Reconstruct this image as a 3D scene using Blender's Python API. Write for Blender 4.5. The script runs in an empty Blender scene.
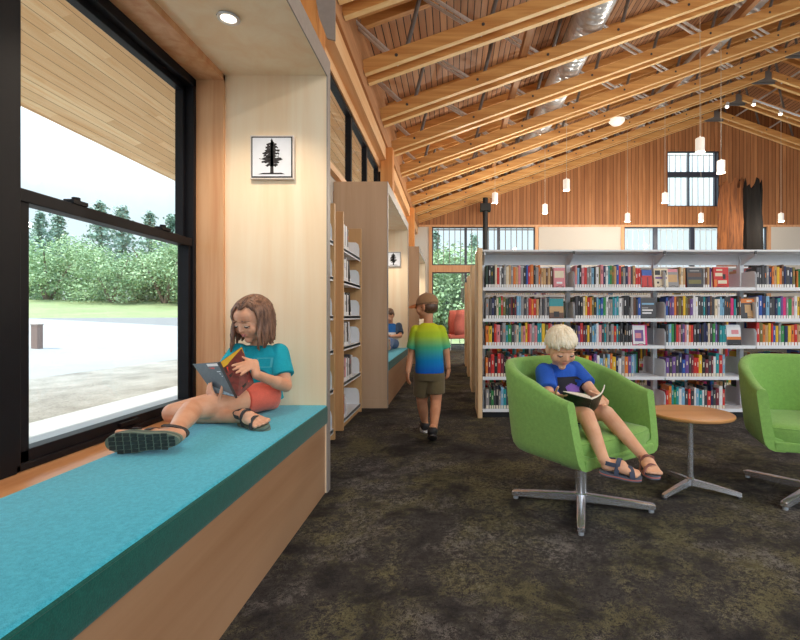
import bpy, bmesh, math, random
from mathutils import Vector, Matrix, Euler
SC = bpy.context.scene
COL = SC.collection
PI = math.pi
RNG = random.Random(7)
PEND_W = 80; SKY = 1.0; SUN = 4.5
# ---------------------------------------------------------------- camera
F, VX, VY = 460.0, 453.0, 316.0          # focal length in pixels (800x640) and vanishing point
CAMZ = 1.0
cam_data = bpy.data.cameras.new('camera')
cam_data.sensor_fit = 'HORIZONTAL'; cam_data.sensor_width = 36.0
cam_data.lens = F / 800.0 * 36.0
cam_data.shift_x = (400 - VX) / 800.0
cam_data.shift_y = (VY - 320) / 800.0
cam_data.clip_start = 0.02; cam_data.clip_end = 400
cam = bpy.data.objects.new('camera', cam_data); COL.objects.link(cam)
cam.location = (0, 0, CAMZ); cam.rotation_euler = (PI / 2, 0, 0)
SC.camera = cam
SC.view_settings.view_transform = 'Standard'; SC.view_settings.look = 'None'
SC.view_settings.gamma = 1.0; SC.view_settings.use_curve_mapping = False
SC.view_settings.exposure = 0.3
SC.cycles.use_denoising = True
SC.cycles.max_bounces = 10; SC.cycles.diffuse_bounces = 5; SC.cycles.transparent_max_bounces = 16
SC.cycles.sample_clamp_indirect = 6.0

def at(px, py, y):
    """world point seen at a pixel, at distance y in front of the camera"""
    s = F / y
    return Vector(((px - VX) / s, y, CAMZ + (VY - py) / s))
# ---------------------------------------------------------------- materials
def lin(c):
    return tuple(((v / 255.0) / 12.92 if v / 255.0 <= 0.04045 else ((v / 255.0 + 0.055) / 1.055) ** 2.4) for v in c) + (1.0,)
def new_mat(name):
    m = bpy.data.materials.new(name); m.use_nodes = True
    nt = m.node_tree; b = nt.nodes['Principled BSDF']
    return m, nt, b
def nd(nt, kind, **kw):
    n = nt.nodes.new(kind)
    for k, v in kw.items():
        if k.startswith('i_'):
            key = k[2:]
            n.inputs[int(key) if key.isdigit() else key.replace('_', ' ')].default_value = v
        else:
            setattr(n, k, v)
    return n
def lk(nt, a, b): nt.links.new(a, b)
def ramp(nt, fac, stops, interp='LINEAR'):
    r = nt.nodes.new('ShaderNodeValToRGB'); r.color_ramp.interpolation = interp
    e = r.color_ramp.elements
    while len(e) > 1: e.remove(e[-1])
    e[0].position = stops[0][0]; e[0].color = stops[0][1]
    for p, c in stops[1:]:
        x = e.new(p); x.color = c
    lk(nt, fac, r.inputs[0]); return r.outputs[0]
def coords(nt, scale=(1, 1, 1), kind='Object'):
    tc = nt.nodes.new('ShaderNodeTexCoord'); mp = nt.nodes.new('ShaderNodeMapping')
    mp.inputs['Scale'].default_value = scale
    lk(nt, tc.outputs[kind], mp.inputs[0]); return mp.outputs[0]
def mixc(nt, fac, a, b, mode='MIX'):
    m = nt.nodes.new('ShaderNodeMix'); m.data_type = 'RGBA'; m.blend_type = mode
    for sock, v in ((m.inputs[0], fac), (m.inputs[6], a), (m.inputs[7], b)):
        if hasattr(v, 'is_linked'): lk(nt, v, sock)
        else: sock.default_value = v
    return m.outputs[2]
def math_(nt, op, a, b=0.0):
    m = nt.nodes.new('ShaderNodeMath'); m.operation = op
    for i, v in enumerate((a, b)):
        if hasattr(v, 'is_linked'): lk(nt, v, m.inputs[i])
        else: m.inputs[i].default_value = v
    return m.outputs[0]
def bump(nt, b, h, strength=0.2, dist=0.01):
    n = nt.nodes.new('ShaderNodeBump'); n.inputs['Strength'].default_value = strength
    n.inputs['Distance'].default_value = dist
    lk(nt, h, n.inputs['Height']); lk(nt, n.outputs[0], b.inputs['Normal'])
def plain(name, c, rough=0.5, metal=0.0, vary=0.06, nscale=30.0, spec=0.5, bumpy=0.0):
    m, nt, b = new_mat(name)
    no = nd(nt, 'ShaderNodeTexNoise', i_Scale=nscale, i_Detail=4.0)
    lk(nt, coords(nt), no.inputs['Vector'])
    c = lin(c); d = tuple(v * (1 - vary) for v in c[:3]) + (1,); l = tuple(min(1, v * (1 + vary)) for v in c[:3]) + (1,)
    lk(nt, ramp(nt, no.outputs[0], [(0.3, d), (0.7, l)]), b.inputs['Base Color'])
    b.inputs['Roughness'].default_value = rough; b.inputs['Metallic'].default_value = metal
    b.inputs['Specular IOR Level'].default_value = spec
    if bumpy: bump(nt, b, no.outputs[0], bumpy, 0.004)
    return m
def wood(name, c1, c2, axis=2, scale=6.0, rough=0.5, board=None, across=0, gap=0.0, gapc=(30, 18, 10), vary=0.25, bpos=False, joints=0.0):
    """grain along axis; with board: planks of that width laid side by side along 'across', each of its own tone"""
    m, nt, b = new_mat(name)
    co = coords(nt)
    s = [scale * 2.2] * 3; s[axis] = scale * 0.12
    mp = nt.nodes.new('ShaderNodeMapping'); mp.inputs['Scale'].default_value = s; lk(nt, co, mp.inputs[0])
    vec = mp.outputs[0]
    sep = nt.nodes.new('ShaderNodeSeparateXYZ'); lk(nt, co, sep.inputs[0])
    idn = None
    if board:
        t = math_(nt, 'DIVIDE', sep.outputs[across], board)
        idn = math_(nt, 'FLOOR', t); fr = math_(nt, 'FRACT', t)
        if joints:
            wj = nd(nt, 'ShaderNodeTexWhiteNoise', noise_dimensions='1D'); lk(nt, idn, wj.inputs['W'])
            lj = math_(nt, 'FLOOR', math_(nt, 'ADD', math_(nt, 'DIVIDE', sep.outputs[axis], joints), math_(nt, 'MULTIPLY', wj.outputs[0], 9.0)))
            idn = math_(nt, 'ADD', idn, math_(nt, 'MULTIPLY', lj, 31.7))
        wn = nd(nt, 'ShaderNodeTexWhiteNoise', noise_dimensions='1D'); lk(nt, idn, wn.inputs['W'])
        off = nt.nodes.new('ShaderNodeVectorMath'); off.operation = 'ADD'
        lk(nt, vec, off.inputs[0]); lk(nt, wn.outputs['Color'], off.inputs[1])
        sc = nt.nodes.new('ShaderNodeVectorMath'); sc.operation = 'SCALE'; sc.inputs['Scale'].default_value = 1.0
        lk(nt, off.outputs[0], sc.inputs[0]); vec = sc.outputs[0]
    no = nd(nt, 'ShaderNodeTexNoise', i_Scale=1.0, i_Detail=6.0, i_Roughness=0.6, i_Distortion=0.6)
    lk(nt, vec, no.inputs['Vector'])
    col = ramp(nt, no.outputs[0], [(0.32, lin(c2)), (0.62, lin(c1))])
    if board:
        dk = tuple(v * (1 - vary * 1.6) for v in lin(c2)[:3]) + (1,)
        col = mixc(nt, math_(nt, 'MULTIPLY', wn.outputs[0], 0.8), col, mixc(nt, 0.5, lin(c2), dk))
        if gap:
            g = math_(nt, 'LESS_THAN', fr, gap)
            col = mixc(nt, g, col, lin(gapc))
            bump(nt, b, math_(nt, 'SUBTRACT', 1.0, g), 0.6, 0.01)
    lk(nt, col, b.inputs['Base Color'])
    b.inputs['Roughness'].default_value = rough
    return m
def emit(name, c, strength):
    m, nt, b = new_mat(name)
    b.inputs['Base Color'].default_value = lin(c); b.inputs['Emission Color'].default_value = lin(c)
    b.inputs['Emission Strength'].default_value = strength; b.inputs['Roughness'].default_value = 0.4
    return m
def fabric(name, c, scale=220.0, vary=0.18, rough=0.9, sheen=0.2, c2=None):
    m, nt, b = new_mat(name)
    no = nd(nt, 'ShaderNodeTexNoise', i_Scale=scale, i_Detail=3.0); lk(nt, coords(nt), no.inputs['Vector'])
    n2 = nd(nt, 'ShaderNodeTexNoise', i_Scale=scale * 0.18, i_Detail=4.0); lk(nt, coords(nt), n2.inputs['Vector'])
    a = lin(c); d = tuple(v * (1 - vary) for v in (lin(c2) if c2 else a)[:3]) + (1,); l = tuple(min(1, v * (1 + vary)) for v in a[:3]) + (1,)
    f = math_(nt, 'ADD', math_(nt, 'MULTIPLY', no.outputs[0], 0.6), math_(nt, 'MULTIPLY', n2.outputs[0], 0.4))
    lk(nt, ramp(nt, f, [(0.35, d), (0.65, l)]), b.inputs['Base Color'])
    b.inputs['Roughness'].default_value = rough; b.inputs['Specular IOR Level'].default_value = 0.2
    b.inputs['Sheen Weight'].default_value = sheen
    bump(nt, b, no.outputs[0], 0.25, 0.003)
    return m
def glass_mat(name, tint=(0.97, 0.99, 0.98), refl=0.05):
    m = bpy.data.materials.new(name); m.use_nodes = True; nt = m.node_tree; nt.nodes.clear()
    o = nt.nodes.new('ShaderNodeOutputMaterial'); mx = nt.nodes.new('ShaderNodeMixShader')
    tr = nt.nodes.new('ShaderNodeBsdfTransparent'); tr.inputs[0].default_value = tint + (1,)
    gl = nt.nodes.new('ShaderNodeBsdfGlossy'); gl.inputs['Roughness'].default_value = 0.02
    lw = nt.nodes.new('ShaderNodeLayerWeight'); lw.inputs[0].default_value = 0.5
    f_ = math_(nt, 'MULTIPLY_ADD', math_(nt, 'POWER', lw.outputs['Facing'], 4.0), 0.25); f_.node.inputs[2].default_value = 0.015
    lk(nt, f_, mx.inputs[0]); lk(nt, tr.outputs[0], mx.inputs[1]); lk(nt, gl.outputs[0], mx.inputs[2])
    lk(nt, mx.outputs[0], o.inputs[0]); return m
# ---------------------------------------------------------------- mesh building
def frame_of(d):
    d = d.normalized()
    u = d.cross(Vector((0, 0, 1)))
    if u.length < 1e-4: u = Vector((1, 0, 0))
    u.normalize(); v = d.cross(u).normalized()
    return u, v
class MB:
    def __init__(self): self.bm = bmesh.new(); self.mi = 0
    def face(self, vs):
        try:
            f = self.bm.faces.new(vs); f.material_index = self.mi; return f
        except ValueError: return None
    def box(self, x0, x1, y0, y1, z0, z1, M=None):
        p = [Vector((x, y, z)) for x in (x0, x1) for y in (y0, y1) for z in (z0, z1)]
        if M is not None: p = [M @ q for q in p]
        v = [self.bm.verts.new(q) for q in p]
        for q in ((0, 1, 3, 2), (4, 6, 7, 5), (0, 4, 5, 1), (2, 3, 7, 6), (0, 2, 6, 4), (1, 5, 7, 3)):
            self.face([v[i] for i in q])
        return self
    def quad(self, pts):
        self.face([self.bm.verts.new(p) for p in pts]); return self
    def ring(self, c, u, v, rx, ry, n, ph=0.0):
        return [self.bm.verts.new(c + u * (math.cos(2 * PI * i / n + ph) * rx) + v * (math.sin(2 * PI * i / n + ph) * ry)) for i in range(n)]
    def bridge(self, a, b):
        n = len(a)
        for i in range(n): self.face((a[i], a[(i + 1) % n], b[(i + 1) % n], b[i]))
    def cyl(self, p0, p1, r0, r1=None, n=16):
        p0 = Vector(p0); p1 = Vector(p1); r1 = r0 if r1 is None else r1
        u, v = frame_of(p1 - p0)
        a = self.ring(p0, u, v, r0, r0, n); b = self.ring(p1, u, v, r1, r1, n)
        self.bridge(a, b); self.face(a[::-1]); self.face(b); return self
    def tube(self, pts, r, n=10, closed=False):
        pts = [Vector(p) for p in pts]; rs = r if isinstance(r, (list, tuple)) else [r] * len(pts)
        prev = None; first = None; pu = None
        for i, p in enumerate(pts):
            if closed: d = pts[(i + 1) % len(pts)] - pts[i - 1]
            else: d = pts[min(i + 1, len(pts) - 1)] - pts[max(i - 1, 0)]
            d.normalize()
            if pu is None: u, v = frame_of(d)
            else:
                u = pu - d * pu.dot(d); u = u.normalized() if u.length > 1e-5 else frame_of(d)[0]; v = d.cross(u)
            pu = u
            rr = self.ring(p, u, v, rs[i], rs[i], n)
            if prev: self.bridge(prev, rr)
            else: first = rr
            prev = rr
        if closed: self.bridge(prev, first)
        else: self.face(first[::-1]); self.face(prev)
        return self
    def prism(self, poly, d):
        """poly: list of 3d points; extruded by vector d"""
        d = Vector(d); a = [self.bm.verts.new(Vector(p)) for p in poly]; b = [self.bm.verts.new(Vector(p) + d) for p in poly]
        self.face(a[::-1]); self.face(b); self.bridge(a, b); return self
    def loft(self, rings, cap=True):
        rs = [[self.bm.verts.new(Vector(p)) for p in r] for r in rings]
        for a, b in zip(rs, rs[1:]): self.bridge(a, b)
        if cap: self.face(rs[0][::-1]); self.face(rs[-1])
        return self
    def lathe(self, prof, c, n=24, axis=(0, 0, 1), closed=False):
        c = Vector(c); ax = Vector(axis).normalized(); u, v = frame_of(ax)
        rs = [self.ring(c + ax * h, u, v, max(r, 1e-4), max(r, 1e-4), n) for r, h in prof]
        for a, b in zip(rs, rs[1:]): self.bridge(a, b)
        if closed: self.bridge(rs[-1], rs[0]); return self
        self.face(rs[0][::-1]); self.face(rs[-1]); return self
    def ball(self, c, r, M=None, nu=16, nv=10):
        """ellipsoid; r scalar or 3 radii, M optional rotation"""
        c = Vector(c); r = (r, r, r) if not isinstance(r, (tuple, list, Vector)) else r
        M = M or Matrix.Identity(3)
        def pt(i, j):
            th = PI * i / nv; ph = 2 * PI * j / nu
            return c + M @ Vector((r[0] * math.sin(th) * math.cos(ph), r[1] * math.sin(th) * math.sin(ph), r[2] * math.cos(th)))
        top = self.bm.verts.new(pt(0, 0)); bot = self.bm.verts.new(pt(nv, 0))
        rs = [[self.bm.verts.new(pt(i, j)) for j in range(nu)] for i in range(1, nv)]
        for j in range(nu):
            self.face((top, rs[0][j], rs[0][(j + 1) % nu])); self.face((bot, rs[-1][(j + 1) % nu], rs[-1][j]))
        for a, b in zip(rs, rs[1:]):
            for j in range(nu): self.face((a[j], b[j], b[(j + 1) % nu], a[(j + 1) % nu]))
        return self
    def build(self, name, mats, parent=None, smooth=False, bevel=0.0, segs=2, sub=0, recalc=True):
        bm = self.bm
        if recalc: bmesh.ops.recalc_face_normals(bm, faces=bm.faces[:])
        if bevel:
            ed = [e for e in bm.edges if len(e.link_faces) == 2 and e.calc_face_angle(0) > 0.6]
            bmesh.ops.bevel(bm, geom=ed, offset=bevel, segments=segs, affect='EDGES', profile=0.5, clamp_overlap=True)
        me = bpy.data.meshes.new(name)
        if parent is None:
            xs = [v.co.x for v in bm.verts]; ys = [v.co.y for v in bm.verts]; zs = [v.co.z for v in bm.verts]
            org = Vector(((min(xs) + max(xs)) / 2, (min(ys) + max(ys)) / 2, min(zs)))
            off = org
        else:
            org = Vector((0, 0, 0)); off = wloc(parent)
        bmesh.ops.translate(bm, verts=bm.verts[:], vec=-off)
        bm.to_mesh(me); bm.free()
        for m in (mats if isinstance(mats, (list, tuple)) else [mats]): me.materials.append(m)
        o = bpy.data.objects.new(name, me); COL.objects.link(o)
        o.location = org
        if parent is not None: o.parent = parent
        if smooth:
            for p in me.polygons: p.use_smooth = True
            if smooth != 'all':
                me.set_sharp_from_angle(angle=0.7)
        if sub:
            md = o.modifiers.new('s', 'SUBSURF'); md.levels = sub; md.render_levels = sub
        return o
def wloc(o):
    v = Vector((0, 0, 0))
    while o is not None:
        v += Vector(o.location); o = o.parent
    return v
def tag(o, label=None, cat=None, group=None, kind=None):
    if label: o['label'] = label
    if cat: o['category'] = cat
    if group: o['group'] = group
    if kind: o['kind'] = kind
    return o
def thing(name, loc, label, cat, group=None):
    o = bpy.data.objects.new(name, None); COL.objects.link(o); o.location = loc
    o.empty_display_size = 0.1
    return tag(o, label, cat, group)
def struct(o): o['kind'] = 'structure'; return o
def copy_tree(o, parent=None, **props):
    c = o.copy(); COL.objects.link(c); c.parent = parent
    for ch in list(o.children): copy_tree(ch, c)
    for k, v in props.items(): c[k] = v
    return c
def bx(name, m, x0, x1, y0, y1, z0, z1, parent=None, bevel=0.0):
    return MB().box(x0, x1, y0, y1, z0, z1).build(name, m, parent, bevel=bevel)
# ---------------------------------------------------------------- palette
M = {}
M['maple'] = wood('pale maple plywood', (253, 232, 202), (246, 214, 176), 2, 3.0, 0.42)
M['maple_y'] = wood('maple bench front', (176, 138, 106), (158, 118, 86), 1, 3.0, 0.45)
M['ply_warm'] = wood('warm plywood', (206, 176, 146), (194, 160, 128), 2, 3.0, 0.5)
M['cherry'] = wood('fir window liner', (222, 172, 128), (206, 142, 96), 2, 7.0, 0.45)
M['cherry_y'] = wood('fir sill', (218, 160, 112), (198, 130, 84), 1, 7.0, 0.4)
M['panel'] = wood('bookcase end ply', (206, 166, 118), (188, 144, 96), 2, 4.0, 0.5)
M['oakend'] = wood('pale end panel', (238, 206, 164), (222, 182, 134), 2, 4.0, 0.5)
M['fir'] = wood('fir chord', (222, 168, 102), (192, 130, 70), 0, 5.0, 0.5)
M['fir_pale'] = wood('pale chord underside', (240, 206, 150), (226, 180, 116), 0, 5.0, 0.5)
M['fir_y'] = wood('fir beam', (184, 134, 92), (158, 106, 68), 1, 5.0, 0.55)
M['fir_z'] = wood('fir post', (224, 158, 92), (198, 124, 62), 2, 6.0, 0.5)
M['deck'] = wood('slatted deck', (204, 156, 116), (172, 120, 84), 1, 6.0, 0.6, board=0.105, across=0, gap=0.13, gapc=(30, 20, 14))
M['siding'] = wood('vertical cedar siding', (190, 132, 84), (156, 98, 56), 2, 6.0, 0.6, board=0.125, across=0, gap=0.10, gapc=(58, 28, 12))
M['soffit'] = wood('pale fir soffit', (255, 220, 172), (240, 186, 128), 1, 6.0, 0.6, board=0.13, across=0, gap=0.05, gapc=(150, 100, 60), vary=0.2, joints=2.6)
M['edge'] = plain('grey edge banding', (150, 140, 134), 0.5)
M['steel_grey'] = plain('grey painted steel', (140, 130, 124), 0.5)
M['black_frame'] = plain('black window frame', (18, 17, 22), 0.5, vary=0.1, spec=0.2)
M['dark_frame'] = plain('dark bronze mullion', (50, 56, 72), 0.4)
M['glass'] = glass_mat('window glass')
M['white_wall'] = plain('white painted wall', (210, 204, 195), 0.8, vary=0.02)
M['galv'] = plain('galvanised steel', (214, 220, 228), 0.3, 0.5, vary=0.12, nscale=18)
M['tube'] = plain('zinc web tube', (222, 222, 224), 0.35, 0.25, vary=0.1)
M['chrome'] = plain('chrome', (228, 228, 232), 0.26, 0.85, vary=0.03)
M['web_grey'] = plain('grey web tube', (128, 126, 126), 0.4, 0.3)
M['plate'] = plain('grey ridge plate', (120, 118, 118), 0.5, 0.2)
M['dark_steel'] = plain('dark steel plate', (78, 76, 78), 0.5, 0.3)
M['white_steel'] = plain('white enamelled steel', (236, 240, 246), 0.4, vary=0.02)
M['black'] = plain('black', (20, 20, 22), 0.6)
# carpet
def carpet():
    m, nt, b = new_mat('patterned carpet tile')
    co = coords(nt)
    def noise(s, det=8.0, rg=0.72, dist=0.0):
        n = nd(nt, 'ShaderNodeTexNoise', i_Scale=s, i_Detail=det, i_Roughness=rg, i_Distortion=dist); lk(nt, co, n.inputs['Vector']); return n.outputs[0]
    f = noise(240, 3.0); md = noise(55, 4.0)
    grain = math_(nt, 'ADD', math_(nt, 'MULTIPLY', f, 0.35), math_(nt, 'MULTIPLY', md, 0.35))
    def patch(s, lo, hi, dist):
        a = math_(nt, 'ADD', noise(s, 10.0, 0.74, dist), math_(nt, 'MULTIPLY', math_(nt, 'SUBTRACT', grain, 0.35), 1.5))
        return ramp(nt, a, [(lo, (0, 0, 0, 1)), (hi, (1, 1, 1, 1))])
    base = ramp(nt, grain, [(0.26, lin((38, 37, 39))), (0.44, lin((90, 87, 85)))])
    oliv = ramp(nt, grain, [(0.26, lin((58, 56, 45))), (0.44, lin((130, 126, 94)))])
    gray = ramp(nt, grain, [(0.26, lin((74, 72, 71))), (0.44, lin((136, 132, 129)))])
    c = mixc(nt, math_(nt, 'MULTIPLY', patch(2.6, 0.49, 0.60, 0.3), 0.9), base, oliv)
    c = mixc(nt, math_(nt, 'MULTIPLY', patch(1.9, 0.56, 0.66, 0.4), 0.9), c, gray)
    c = mixc(nt, math_(nt, 'MULTIPLY', patch(3.4, 0.53, 0.61, 0.3), 0.85), c, lin((36, 35, 38)))
    lk(nt, c, b.inputs['Base Color'])
    b.inputs['Roughness'].default_value = 0.95; b.inputs['Specular IOR Level'].default_value = 0.1
    bump(nt, b, f, 0.5, 0.004)
    return m
M['carpet'] = carpet()
# ---------------------------------------------------------------- plan
WX = -1.44                    # window plane
FX = -0.715                   # front plane of the reading niches
YE = 15.95                    # end wall
NICHES = [(0.36, 2.60), (5.05, 7.27), (9.70, 11.92)]
SL = 0.354; RX = 8.96         # roof slope, ridge
def z_deck(x): return 5.16 + SL * ((x + 1.2) if x < RX else (2 * RX - x + 1.2))
def z_chord(x): return 4.20 + SL * ((x + 1.2) if x < RX else (2 * RX - x + 1.2))
XR = 2 * RX + 1.2
struct(bx('floor', M['carpet'], -1.30, XR, -7, YE, -0.12, 0.0))
# roof: slatted deck, one slab per slope
mb = MB()
for xa, xb in ((-1.46, RX), (RX, XR + 0.2)):
    mb.prism([(xa, -7, z_deck(xa)), (xb, -7, z_deck(xb)), (xb, -7, z_deck(xb) + 0.18), (xa, -7, z_deck(xa) + 0.18)], (0, 7 + YE + 0.3, 0))
struct(mb.build('ceiling', M['deck']))
# ---- end wall: siding above, band of windows and white panels below
def zt(x): return z_deck(x) + 0.02
mb = MB()
ZB = 4.14
WU = (7.44, 9.24, 4.80, 6.72)
y0, y1 = YE, YE + 0.16
def wallpiece(mb, xa, xb, za, zb=None):
    """piece of end wall; zb None runs up to the roof"""
    xs = sorted({xa, xb} | ({RX} if xa < RX < xb else set()))
    for a, b in zip(xs, xs[1:]):
        t = (lambda x: zt(x)) if zb is None else (lambda x: zb)
        mb.prism([(a, y0, za), (b, y0, za), (b, y0, t(b)), (a, y0, t(a))], (0, y1 - y0, 0))
wallpiece(mb, -1.46, WU[0], ZB); wallpiece(mb, WU[1], XR + 0.2, ZB)
wallpiece(mb, WU[0], WU[1], ZB, WU[2]); wallpiece(mb, WU[0], WU[1], WU[3])
struct(mb.build('wall_end', M['siding']))
mb = MB()
for xa, xb in ((-1.46, -0.80), (2.98, 5.84), (11.0, XR + 0.2)):
    mb.box(xa, xb, y0 + 0.02, y1, 0, ZB)
struct(mb.build('wall_end_panels', M['white_wall']))
mb = MB()
for x in (-0.78, 2.90, 5.88, 10.95): mb.box(x - 0.055, x + 0.055, y0 - 0.03, y1, 0, ZB)
mb.box(-0.73, 1.15, y0 - 0.02, y1, 2.52, 2.76)
mb.box(-1.3, XR, y0 - 0.02, y0 + 0.06, ZB - 0.05, ZB + 0.02)
struct(mb.build('trim_end', M['cherry']))
def end_window(name, xa, xb, za, zb, mulls, fins, dz=None):
    w = bpy.data.objects.new(name, None); COL.objects.link(w); w.location = ((xa + xb) / 2, y0 + 0.08, za); struct(w)
    mb = MB(); t = 0.035
    mb.box(xa, xa + t, y0 + 0.04, y0 + 0.12, za, zb); mb.box(xb - t, xb, y0 + 0.04, y0 + 0.12, za, zb)
    mb.box(xa, xb, y0 + 0.04, y0 + 0.12, za, za + t); mb.box(xa, xb, y0 + 0.04, y0 + 0.12, zb - t, zb)
    for x, wd in mulls: mb.box(x - wd / 2, x + wd / 2, y0 + 0.02, y0 + 0.13, za, zb)
    if dz: mb.box(xa, xb, y0 + 0.03, y0 + 0.12, dz - 0.09, dz + 0.09)
    mb.build('window_frame', M['dark_frame'], w)
    bx('pane', M['glass'], xa + 0.02, xb - 0.02, y0 + 0.075, y0 + 0.085, za + 0.02, zb - 0.02, w)
    if fins:
        mb = MB(); n = int((xb - xa) / 0.195)
        for i in range(1, n):
            x = xa + (xb - xa) * i / n
            mb.box(x - 0.013, x + 0.013, y1 + 0.10, y1 + 0.16, za, zb)
        for z in (za + 0.04, zb - 0.04): mb.box(xa, xb, y1 + 0.16, y1 + 0.18, z - 0.02, z + 0.02)
        mb.build('sun_screen', M['steel_grey'] if xa < 4 else M['white_steel'], w)
    return w
end_window('window_1', -0.725, 2.84, 2.76, ZB - 0.05, [(0.44, 0.09), (1.58, 0.09)], True)
end_window('window_2', -0.725, 1.15, 0.0, 2.52, [(0.44, 0.09)], False)
end_window('window_3', 1.15, 2.84, 0.0, 2.76, [], False)
end_window('window_4', 5.94, 10.9, 0.6, ZB - 0.05, [(7.04, 0.13), (8.32, 0.13)], True)
end_window('window_5', WU[0], WU[1], WU[2], WU[3], [(8.2, 0.03), (9.12, 0.07)], True, 5.92)
mb = MB(); mb.box(5.94, 10.9, y0, y1, 0, 0.6)
struct(mb.build('wall_end_sill', M['white_wall']))
# ---- window side wall
mb = MB()
for a, b in ((-7, NICHES[0][0] - 0.06), (NICHES[0][1] + 0.06, NICHES[1][0] - 0.06), (NICHES[1][1] + 0.06, NICHES[2][0] - 0.06), (NICHES[2][1] + 0.06, YE)):
    mb.box(-1.46, -1.30, a, b, 0, 2.52)
for a, b in NICHES:
    mb.box(-1.50, -1.30, a - 0.06, b + 0.06, 2.36, 2.56)
    mb.box(-1.50, -1.46, a - 0.06, b + 0.06, 0.0, 0.46)
struct(mb.build('wall_window_side', M['white_wall']))
# clerestory band
mb = MB()
mb.box(-1.46, -1.22, -7, YE, 3.83, 4.07)           # pale header
mb.box(-1.46, -1.34, -7, YE, 3.70, 3.83)
mb.box(-1.50, -1.24, -7, YE, 2.50, 2.57)           # sill board
struct(mb.build('trim_clerestory', wood('pale header board', (238, 196, 150), (222, 170, 118), 1, 5.0, 0.5)))
struct(bx('trim_wall_beam', M['fir_y'], -1.46, -1.185, -7, YE, 4.07, 4.34))
struct(bx('wall_upper_plate', M['fir_y'], -1.46, -1.30, -7, YE, 4.34, 5.10))
POSTS = [-0.8, 3.84, 8.49, 13.14]
n = 0
for i, (a, b) in enumerate(((-0.68, 3.72), (3.96, 8.37), (8.61, 13.02), (13.26, YE))):
    w = bpy.data.objects.new('window_%d' % (i + 6), None); COL.objects.link(w); w.location = (-1.40, (a + b) / 2, 2.57); struct(w)
    mb = MB()
    mb.box(-1.44, -1.36, a, b, 2.57, 2.63); mb.box(-1.44, -1.36, a, b, 3.66, 3.705)
    k = max(1, round((b - a) / 1.1))
    for j in range(k + 1):
        y = a + (b - a) * j / k
        mb.box(-1.44, -1.36, max(a, y - 0.035), min(b, y + 0.035), 2.57, 3.70)
    mb.build('window_frame', M['black_frame'], w)
    bx('pane', M['glass'], -1.405, -1.395, a + 0.02, b - 0.02, 2.6, 3.68, w)
for i, y in enumerate(POSTS):
    p = bx('post', M['fir_z'], -1.32, -1.10, y - 0.12, y + 0.12, 0 if y > 3 else 0, 4.07)
    p.name = 'column_%d' % (i + 1); struct(p)
# steel plate at the head of the nearest visible post
pl = MB(); yy = 3.70
pl.prism([at(313, -16, yy), at(335, -16, yy), at(335, 40, yy), at(327, 38, yy), at(319, 17, yy)], (0, 0.02, 0))
struct(pl.build('trim_steel_bracket', M['steel_grey']))
# ---- reading niches
def niche(k, a, b):
    e = bpy.data.objects.new('reading_niche', None); COL.objects.link(e); e.location = (-1.0, (a + b) / 2, 0)
    tag(e, ['pale plywood window niche nearest the camera with framed tree print on its end panel',
            'second plywood window niche along the wall, with a small framed print inside',
            'farthest plywood window niche along the wall, narrow strip seen past the cap'][k], 'alcove', 'plywood window niches')
    for y, ins in ((a - 0.055, 0), (b, 1)):
        bx('end_panel', M['maple'] if ins else M['ply_warm'], -1.295, FX, y, y + 0.055, 0, 2.46, e)
    bx('ceiling_panel', M['maple'], -1.295, FX, a, b, 2.36, 2.46, e)
    mb = MB(); t = 0.012
    for y in (a - 0.058, b): mb.box(FX, FX + 0.006, y, y + 0.058, 0, 2.465)
    mb.box(FX, FX + 0.006, a, b, 2.355, 2.465)
    mb.build('edge_band', M['edge'], e)
    if k:
        bx('base_board', M['ply_warm'], -1.29, FX + 0.004, a - 0.064, a - 0.055, 0, 0.09, e)
    # timber liner round the windows
    mb = MB()
    mb.box(-1.45, -1.288, b - 0.02, b + 0.03, 0.46, 2.36); mb.box(-1.45, -1.288, a - 0.03, a + 0.02, 0.46, 2.36)
    mb.box(-1.45, -1.288, a, b, 2.325, 2.37)
    mb.build('window_liner', M['cherry'], e)
    # bench: sill, front board, cushion
    bx('sill_board', M['cherry_y'], -1.45, -1.20, a, b, 0.445, 0.478, e)
    bx('bench_front', M['maple_y'], -0.745, FX - 0.008, a, b, 0, 0.392, e)
    bx('bench_deck', M['maple_y'], -1.25, -0.745, a, b, 0.36, 0.39, e)
    # downlight
    d = thing('recessed_downlight', (-1.02, b - 0.51, 2.345), ['round recessed downlight glowing in the nearest niche ceiling', 'recessed downlight inside the second window niche', 'recessed downlight inside the farthest window niche'][k], 'ceiling light', 'recessed downlights')
    mb = MB(); c = Vector((-1.02, b - 0.51, 2.36))
    mb.lathe([(0.034, -0.001), (0.045, -0.001), (0.05, -0.008), (0.048, -0.012), (0.034, -0.010)], c, 28, closed=True); mb.build('trim_ring', M['galv'], d, True)
    MB().lathe([(0.001, -0.006), (0.034, -0.006), (0.034, -0.003), (0.001, -0.003)], c, 28).build('lens', emit('downlight lens', (255, 240, 214), 3.0), d, True)
    L = bpy.data.lights.new('downlight', 'SPOT'); L.energy = 30; L.spot_size = 2.2; L.spot_blend = 0.8; L.color = (1, 0.86, 0.68); L.shadow_soft_size = 0.03
    lo = bpy.data.objects.new('downlight', L); COL.objects.link(lo); lo.location = c + Vector((0, 0, -0.03))
    return e
M['teal'] = fabric('teal felt', (72, 186, 212), 480, 0.12, c2=(48, 166, 198))
M['teal_dark'] = fabric('dark green felt side', (6, 84, 76), 260, 0.2)
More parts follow.
